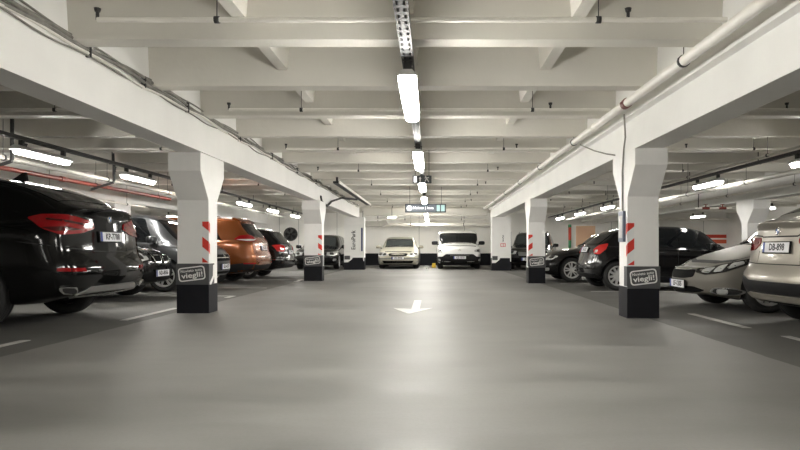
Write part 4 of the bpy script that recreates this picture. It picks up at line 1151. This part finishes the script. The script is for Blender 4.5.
t = pipe_thing('main_pipe', 'thick white pipe along the right beam over the aisle', 'pipe', [(2.25,-13,2.565),(2.25,26.25,2.565)], .048, 'pipe_white', [(2.25,y,2.565) for y in (2.333,5.542,9.8,12.833,15.75,18.783,21.817)], seg=16)
bm = bmesh.new(); tube(bm, [(0,7.175+12.95,0),(0,7.175+13.05,0)], .058, 14); box(bm, -.068, .068, 7.175+12.98, 7.175+13.02, -.012, .012); mesh_obj('clamp', bm, 'pipe_red', t, 50)
for y in (8.6, 17.7):
    bm = bmesh.new(); tube(bm, [(0,y+13-.05,0),(0,y+13+.05,0)], .058, 14); mesh_obj('pipe_coupling', bm, 'pipe_white', t, 50)
# left row pipes
t = pipe_thing('red_pipe', 'red pipe running over the left parked cars', 'pipe', [(-6.85,1.0,2.18),(-6.85,16.333,2.18)], .040, 'pipe_red', [(-6.85,y,2.18) for y in (6.533,9.625,12.717,15.633)])
for y in (8.867, 11.55):
    bm = bmesh.new(); tube(bm, [(0,y-1-.05,0),(0,y-1+.05,0)], .052, 12); mesh_obj('pipe_coupling', bm, 'pipe_red', t, 50)
red = t
for i, y in enumerate((9.625, 12.717)):
    bm = bmesh.new(); prism(bm, [(-6.95,2.075),(-6.48,2.225),(-6.48,2.265),(-6.95,2.115)], 'y', y-.025, y+.025); box(bm, -6.50, -6.46, y-.02, y+.02, 2.26, ZS)
    bmesh.ops.translate(bm, vec=(6.85,-1.0,-2.18), verts=bm.verts); mesh_obj('pipe_bracket', bm, 'metal_dark', red)
pipe_thing('white_pipe', 'white pipe beside the red one over the left parked cars', 'pipe', [(-6.62,1.0,2.30),(-6.62,28,2.30)], .045, 'pipe_dull', [(-6.62,y,2.30) for y in (6.533,9.625,12.717,15.633,18.667,21.7)])
pipe_thing('branch_pipe', 'thin white pipe under the red pipe on the left', 'pipe', [(-7.3,7.583,1.95),(-7.3,15.867,1.95)], .022, 'pipe_white', [(-7.3,y,1.95) for y in (8.75,11.9,14.933)])
# right row pipes
pipe_thing('white_pipe', 'thick white pipe over the right parked cars', 'pipe', [(6.50,2.0,2.26),(6.50,30.917,2.26)], .048, 'pipe_dull', [(6.50,y,2.26) for y in (6.767,9.8,12.833,15.75,18.667,21.817,24.85)])
pipe_thing('thin_pipe', 'thin grey conduit over the right parked cars', 'pipe', [(5.30,2.0,2.36),(5.30,30.917,2.36)], .022, 'pipe_dull', [(5.30,y,2.36) for y in (6.767,9.8,12.833,15.75,18.667,21.817,24.85)])
pipe_thing('thin_pipe', 'thin white conduit near the outer right columns', 'pipe', [(7.5,2.0,2.22),(7.5,30.917,2.22)], .028, 'pipe_white', [(7.5,y,2.22) for y in (9.8,12.833,15.75,18.667)])
t = thing('valve_assembly', 'red and white pipe fittings hanging over the right parked cars', 'pipe fitting', (7.0, 15.633, 1.90))
bm = bmesh.new(); tube(bm, [(-.35,0,0),(.55,0,0)], .022, 8); mesh_obj('pipe', bm, 'pipe_white', t, 50)
for x in (-.1, .32):
    bm = bmesh.new(); tube(bm, [(x-.09,0,.0),(x+.09,0,.0)], .034, 10); tube(bm, [(x,0,0),(x,0,.09)], .015, 8); box(bm, x-.05, x+.05, -.006, .006, .085, .10); mesh_obj('valve', bm, 'pipe_red', t, 50)
bm = bmesh.new(); tube(bm, [(-.28,0,0),(-.28,0,ZC-1.90)], .012, 6); mesh_obj('hanger', bm, 'metal_dark', t)
# back end pipes and ducts
pipe_thing('back_pipe', 'white pipe along the top of the back wall behind the sign', 'pipe', [(-2.7,30.567,2.06),(2.9,30.567,2.06)], .075, 'pipe_white', [(-1,30.567,2.06),(1.6,30.567,2.06)])
pipe_thing('back_pipe', 'upper white pipe across the end of the aisle', 'pipe', [(-2.6,28.7,2.22),(2.6,28.7,2.22)], .035, 'pipe_white', [(-1.2,28.7,2.22),(1.4,28.7,2.22)])
bm = bmesh.new(); box(bm, -3.4, -2.35, 29.05, 29.05+.4, 1.90, 2.16, 0, .01); prism(bm, [(-2.35,1.90),(-2.35,2.16),(-2.12,2.24),(-2.02,2.04)], 'y', 29.05, 29.05+.4)
ad = mesh_obj('air_duct', bm, 'pipe_dull')
for x in (-3.2, -2.5):
    bm = bmesh.new(); box(bm, x-.015, x+.015, 29.05+.19, 29.05+.21, 2.155, ZS); mesh_obj('hanger', bm, 'metal_dark', ad)
tag(ad, 'square metal air duct end beside the wide left column', 'duct')
pipe_thing('back_pipe', 'white pipe along the right back wall above red stripes', 'pipe', [(8.9,31.733,2.36),(15.2,31.733,2.36)], .07, 'pipe_white')
# dark tray and cable at the left beam
t = thing('cable_ladder', 'black cable ladder slanting under the ceiling beside the left beam', 'cable tray', (-2.32, 15.167, 2.48))
bm = bmesh.new(); box(bm, -.07, .07, 0, 7.933, 0, .05); mesh_obj('rail', bm, 'cable_black', t)
bm = bmesh.new(); box(bm, .07, .10, 0, 7.933, -.005, .055); mesh_obj('edge_strip', bm, 'pipe_white', t)
bm = bmesh.new(); tube(bm, [(0,.2,.05),(0,.2,.17)], .03, 8); mesh_obj('hanger', bm, 'metal_dark', t)
bm = bmesh.new()
tube(bm, [(-2.36,19.833,2.447),(-2.75,19.133,2.44),(-2.98,18.667,2.30),(-3.03,18.2,2.13),(-3.05,17.5,2.18),(-3.02,17.15,2.22),(-3.02,17.033,2.32)], .030, 8)
tag(mesh_obj('hanging_cable', bm, 'cable_black', None, 60), 'thick black cable looping from the ladder onto the left beam', 'cable')
# cable bundle along the left beam
t = thing('cable_bundle', 'bundle of grey cables clipped along the left beam above the aisle', 'cable', (-3.035, 0, 2.64))
for k, (dz, r, m) in enumerate(((.034,.017,'cable_grey'),(.0,.019,'cable_grey'),(-.034,.015,'pipe_white'),(.062,.009,'cable_grey'),(-.055,.008,'cable_grey'))):
    bm = bmesh.new(); pts = []
    y = 1.5
    while y < 25.9:
        pts.append((.022+.006*math.sin(y*3+k), y, dz + .014*math.sin(y*2.1+k*1.7) + .010*math.sin(y*5.3+k))); y += .16
    tube(bm, pts, r, 6); mesh_obj('cable', bm, m, t, 60)
for y in (3.733, 5.483, 6.533, 7.7, 9.8, 11.783, 14, 16.333, 18.667):
    bm = bmesh.new(); box(bm, -.0045, .042, y-.010, y+.010, -.06, .06); mesh_obj('clip', bm, 'metal_dark', t)
# cable down the nearest right column
bm = bmesh.new()
tube(bm, [(2.30,7.408,2.485),(2.36,7.583,2.44),(2.46,7.875,2.30),(2.495,8.05,2.18),(2.505,8.143,1.9),(2.506,8.143,1.6),(2.506,8.143,1.385)], .011, 8)
tag(mesh_obj('drop_cable', bm, 'cable_grey', None, 60), 'grey cable dropping from the thick pipe down the nearest right column', 'cable')
bm = bmesh.new(); tube(bm, [(2.30,9.567,2.485),(2.42,9.217,2.34),(2.5,8.867,2.24),(2.515,8.517,2.17)], .010, 8)
tag(mesh_obj('drop_cable', bm, 'cable_grey', None, 60), 'grey cable sagging from thick pipe to the right beam', 'cable')

# ------------------------------------------------------------------ back wall details
t = thing('wall_fan', 'round dark ventilation opening high on the left back wall', 'fan', (-7.3, Y1-.01, 1.62))
bm = bmesh.new(); lathe(bm, [(0,.36),(-.10,.36),(-.10,.30),(-.02,.30)], 28, 'y'); bmesh.ops.recalc_face_normals(bm, faces=bm.faces); mesh_obj('ring', bm, 'metal_dark', t, 40)
bm = bmesh.new(); lathe(bm, [(-.015,.305),(-.015,.001)], 28, 'y'); mesh_obj('backing', bm, 'seam', t)
for k in range(5):
    bm = bmesh.new(); a = 2*PI*k/5; u = Vector((math.cos(a),0,math.sin(a))); v = Vector((-math.sin(a),0,math.cos(a)))
    vs = [bm.verts.new(u*r_+v*w_+Vector((0,yy,0))) for r_, w_, yy in ((.05,-.03,-.03),(.28,-.09,-.03),(.28,.07,-.07),(.05,.03,-.06))]; bm.faces.new(vs); mesh_obj('blade', bm, 'metal_dark', t)
for i, (z0, z1, m, lab) in enumerate(((1.42,1.60,'stripe_red','upper red painted stripe on the right back wall'),(1.14,1.34,'stripe_orange','lower orange-red painted stripe on the right back wall'))):
    bm = bmesh.new(); box(bm, 9.2, XR, Y1-.006, Y1, z0, z1); tag(mesh_obj('wall_stripe', bm, m), lab, 'stripe')
bm = bmesh.new(); box(bm, 7.55, 8.55, Y1-.05, Y1, 0, 2.05, 0, .01); d = mesh_obj('door_1', bm, 'peach_paint'); tag(d, 'peach coloured door in the back wall beyond the right columns', 'door', None, 'structure')
bm = bmesh.new(); box(bm, 8.36, 8.48, Y1-.09, Y1-.05, .98, 1.02); mesh_obj('door_handle', bm, 'metal_grey', d)
t = thing('green_post', 'green and red post with a curved foot beside the peach door', 'post', (7.1, Y1-.6, 0))
bm = bmesh.new(); tube(bm, [(-.55,0,.55),(-.25,0,.56),(-.08,0,.64),(0,0,.80),(0,0,1.30)], .075, 12); mesh_obj('bend', bm, 'green_paint', t, 60)
bm = bmesh.new(); tube(bm, [(0,0,1.30),(0,0,1.95)], .075, 12); mesh_obj('red_section', bm, 'stripe_red', t, 60)
bm = bmesh.new(); tube(bm, [(0,0,1.95),(0,0,2.10)], .085, 12); tube(bm, [(0,0,0),(0,0,.70)], .04, 8); mesh_obj('foot', bm, 'green_paint', t, 60)
t = thing('pump_unit', 'pale cabinet with green pipework at the back right behind the black hatchback', 'cabinet', (8.95, Y1-.9, 0))
bm = bmesh.new(); box(bm, -.25, .45, -.25, .25, 0, 1.75, 0, .02); mesh_obj('cabinet', bm, 'pipe_white', t)
bm = bmesh.new(); tube(bm, [(.6,-.1,0),(.6,-.1,1.75),(.75,-.1,1.95),(1.1,-.1,1.98)], .09, 12); mesh_obj('green_pipe', bm, 'green_paint', t, 60)
bm = bmesh.new(); tube(bm, [(1.15,-.1,0),(1.15,-.1,2.3)], .06, 10); mesh_obj('white_pipe', bm, 'pipe_white', t, 60)

# ------------------------------------------------------------------ floor markings and small things
def flat(name, poly, label, cat='marking', z=.0025):
    bm = bmesh.new(); prism(bm, poly, 'z', .0002, z)
    return tag(mesh_obj(name, bm, 'floor_paint_white'), label, cat)
def bay_line(side, y, i, x0, ln=4.6, w=.10, tee=False):
    xa, xb = (x0-ln, x0) if side < 0 else (x0, x0+ln)
    p = [(xa,y-w/2),(xb,y-w/2),(xb,y+w/2),(xa,y+w/2)]
    flat('parking_line', p, 'white painted bay line on the %s, %s from the camera' % ('left' if side < 0 else 'right', ORD[i]), 'marking')
for i, (y, x0) in enumerate(((11.667,-3.70),(14,-3.70),(17.733,-3.62),(20.533,-3.6),(23.333,-3.6))): bay_line(-1, y, i, x0)
for i, (y, x0) in enumerate(((12.833,3.3),(15.633,3.25),(18.783,3.2),(21.583,3.2))): bay_line(1, y, i, x0)
for side, x, ya, yb, lab in ((-1,-3.95,4.2,6.067,'short white floor line along the aisle at the lower left edge of the photo'),(-1,-3.82,7.723,9.333,'short white floor line along the aisle beside the nearest left column'),
        (-1,-3.70,11.258,11.667,'short white tick at the end of the first left bay line'),(-1,-3.64,16.683,17.617,'short white floor line along the aisle beside the second left column'),
        (1,3.62,4.55,6.358,'short white floor line along the aisle behind the pale beige coupe SUV'),(1,3.56,7,8.517,'short white floor line along the aisle in front of the champagne hatchback')):
    flat('floor_line', [(x-.05,ya),(x+.05,ya),(x+.05,yb),(x-.05,yb)], lab)
flat('floor_arrow', [(-.30,8.493),(.02,9.333),(-.17,9.17),(-.165,10.675),(-.285,10.675),(-.29,9.17),(-.56,9.31)], 'faded white arrow painted on the aisle floor pointing at the camera', 'arrow')
t = thing('paper_cup', 'small white cup on the floor between the pale car and the van', 'cup', (-.18, 26.367, 0))
bm = bmesh.new(); lathe(bm, [(0,.001),(0,.05),(.15,.07),(.155,.074),(.15,.066),(.01,.045)], 20, 'z'); bmesh.ops.recalc_face_normals(bm, faces=bm.faces); mesh_obj('cup', bm, 'paper_white', t, 40)
t = thing('wheel_stop', 'small yellow block on the floor beside the white van', 'block', (.13, 28.583, 0))
bm = bmesh.new(); prism(bm, [(-.1,0),(.1,0),(.07,.2),(-.07,.2)], 'y', -.08, .08); mesh_obj('block', bm, 'yellow_plastic', t)

# ------------------------------------------------------------------ cars
for fn in (car_black_coupe_suv, car_black_kidney_suv, car_grey_suv, car_orange_suv, car_black_wagon, car_dark_suv_corner, car_beige_hatch, van_white,
           car_beige_coupe_suv, car_champagne_hatch, car_black_hatch, car_black_sedan, car_dark_suv_back):
    fn()

# ------------------------------------------------------------------ world, camera
w = bpy.data.worlds.new('world'); scene.world = w; w.use_nodes = True
w.node_tree.nodes['Background'].inputs[0].default_value = (0,0,0,1)
cam = bpy.data.cameras.new('camera'); co = bpy.data.objects.new('camera', cam); COL.objects.link(co)
co.location = (0, 0, EYE); co.rotation_euler = (PI/2, 0, 0)
cam.lens = 28; cam.sensor_width = 36; cam.shift_x = -31/800; cam.shift_y = 23/800; cam.clip_end = 200
scene.camera = co
vs = scene.view_settings
vs.view_transform = 'Standard'; vs.look = 'None'; vs.gamma = 1; vs.use_curve_mapping = False; vs.exposure = 1.68
scene.cycles.diffuse_bounces = 8; scene.cycles.max_bounces = 14
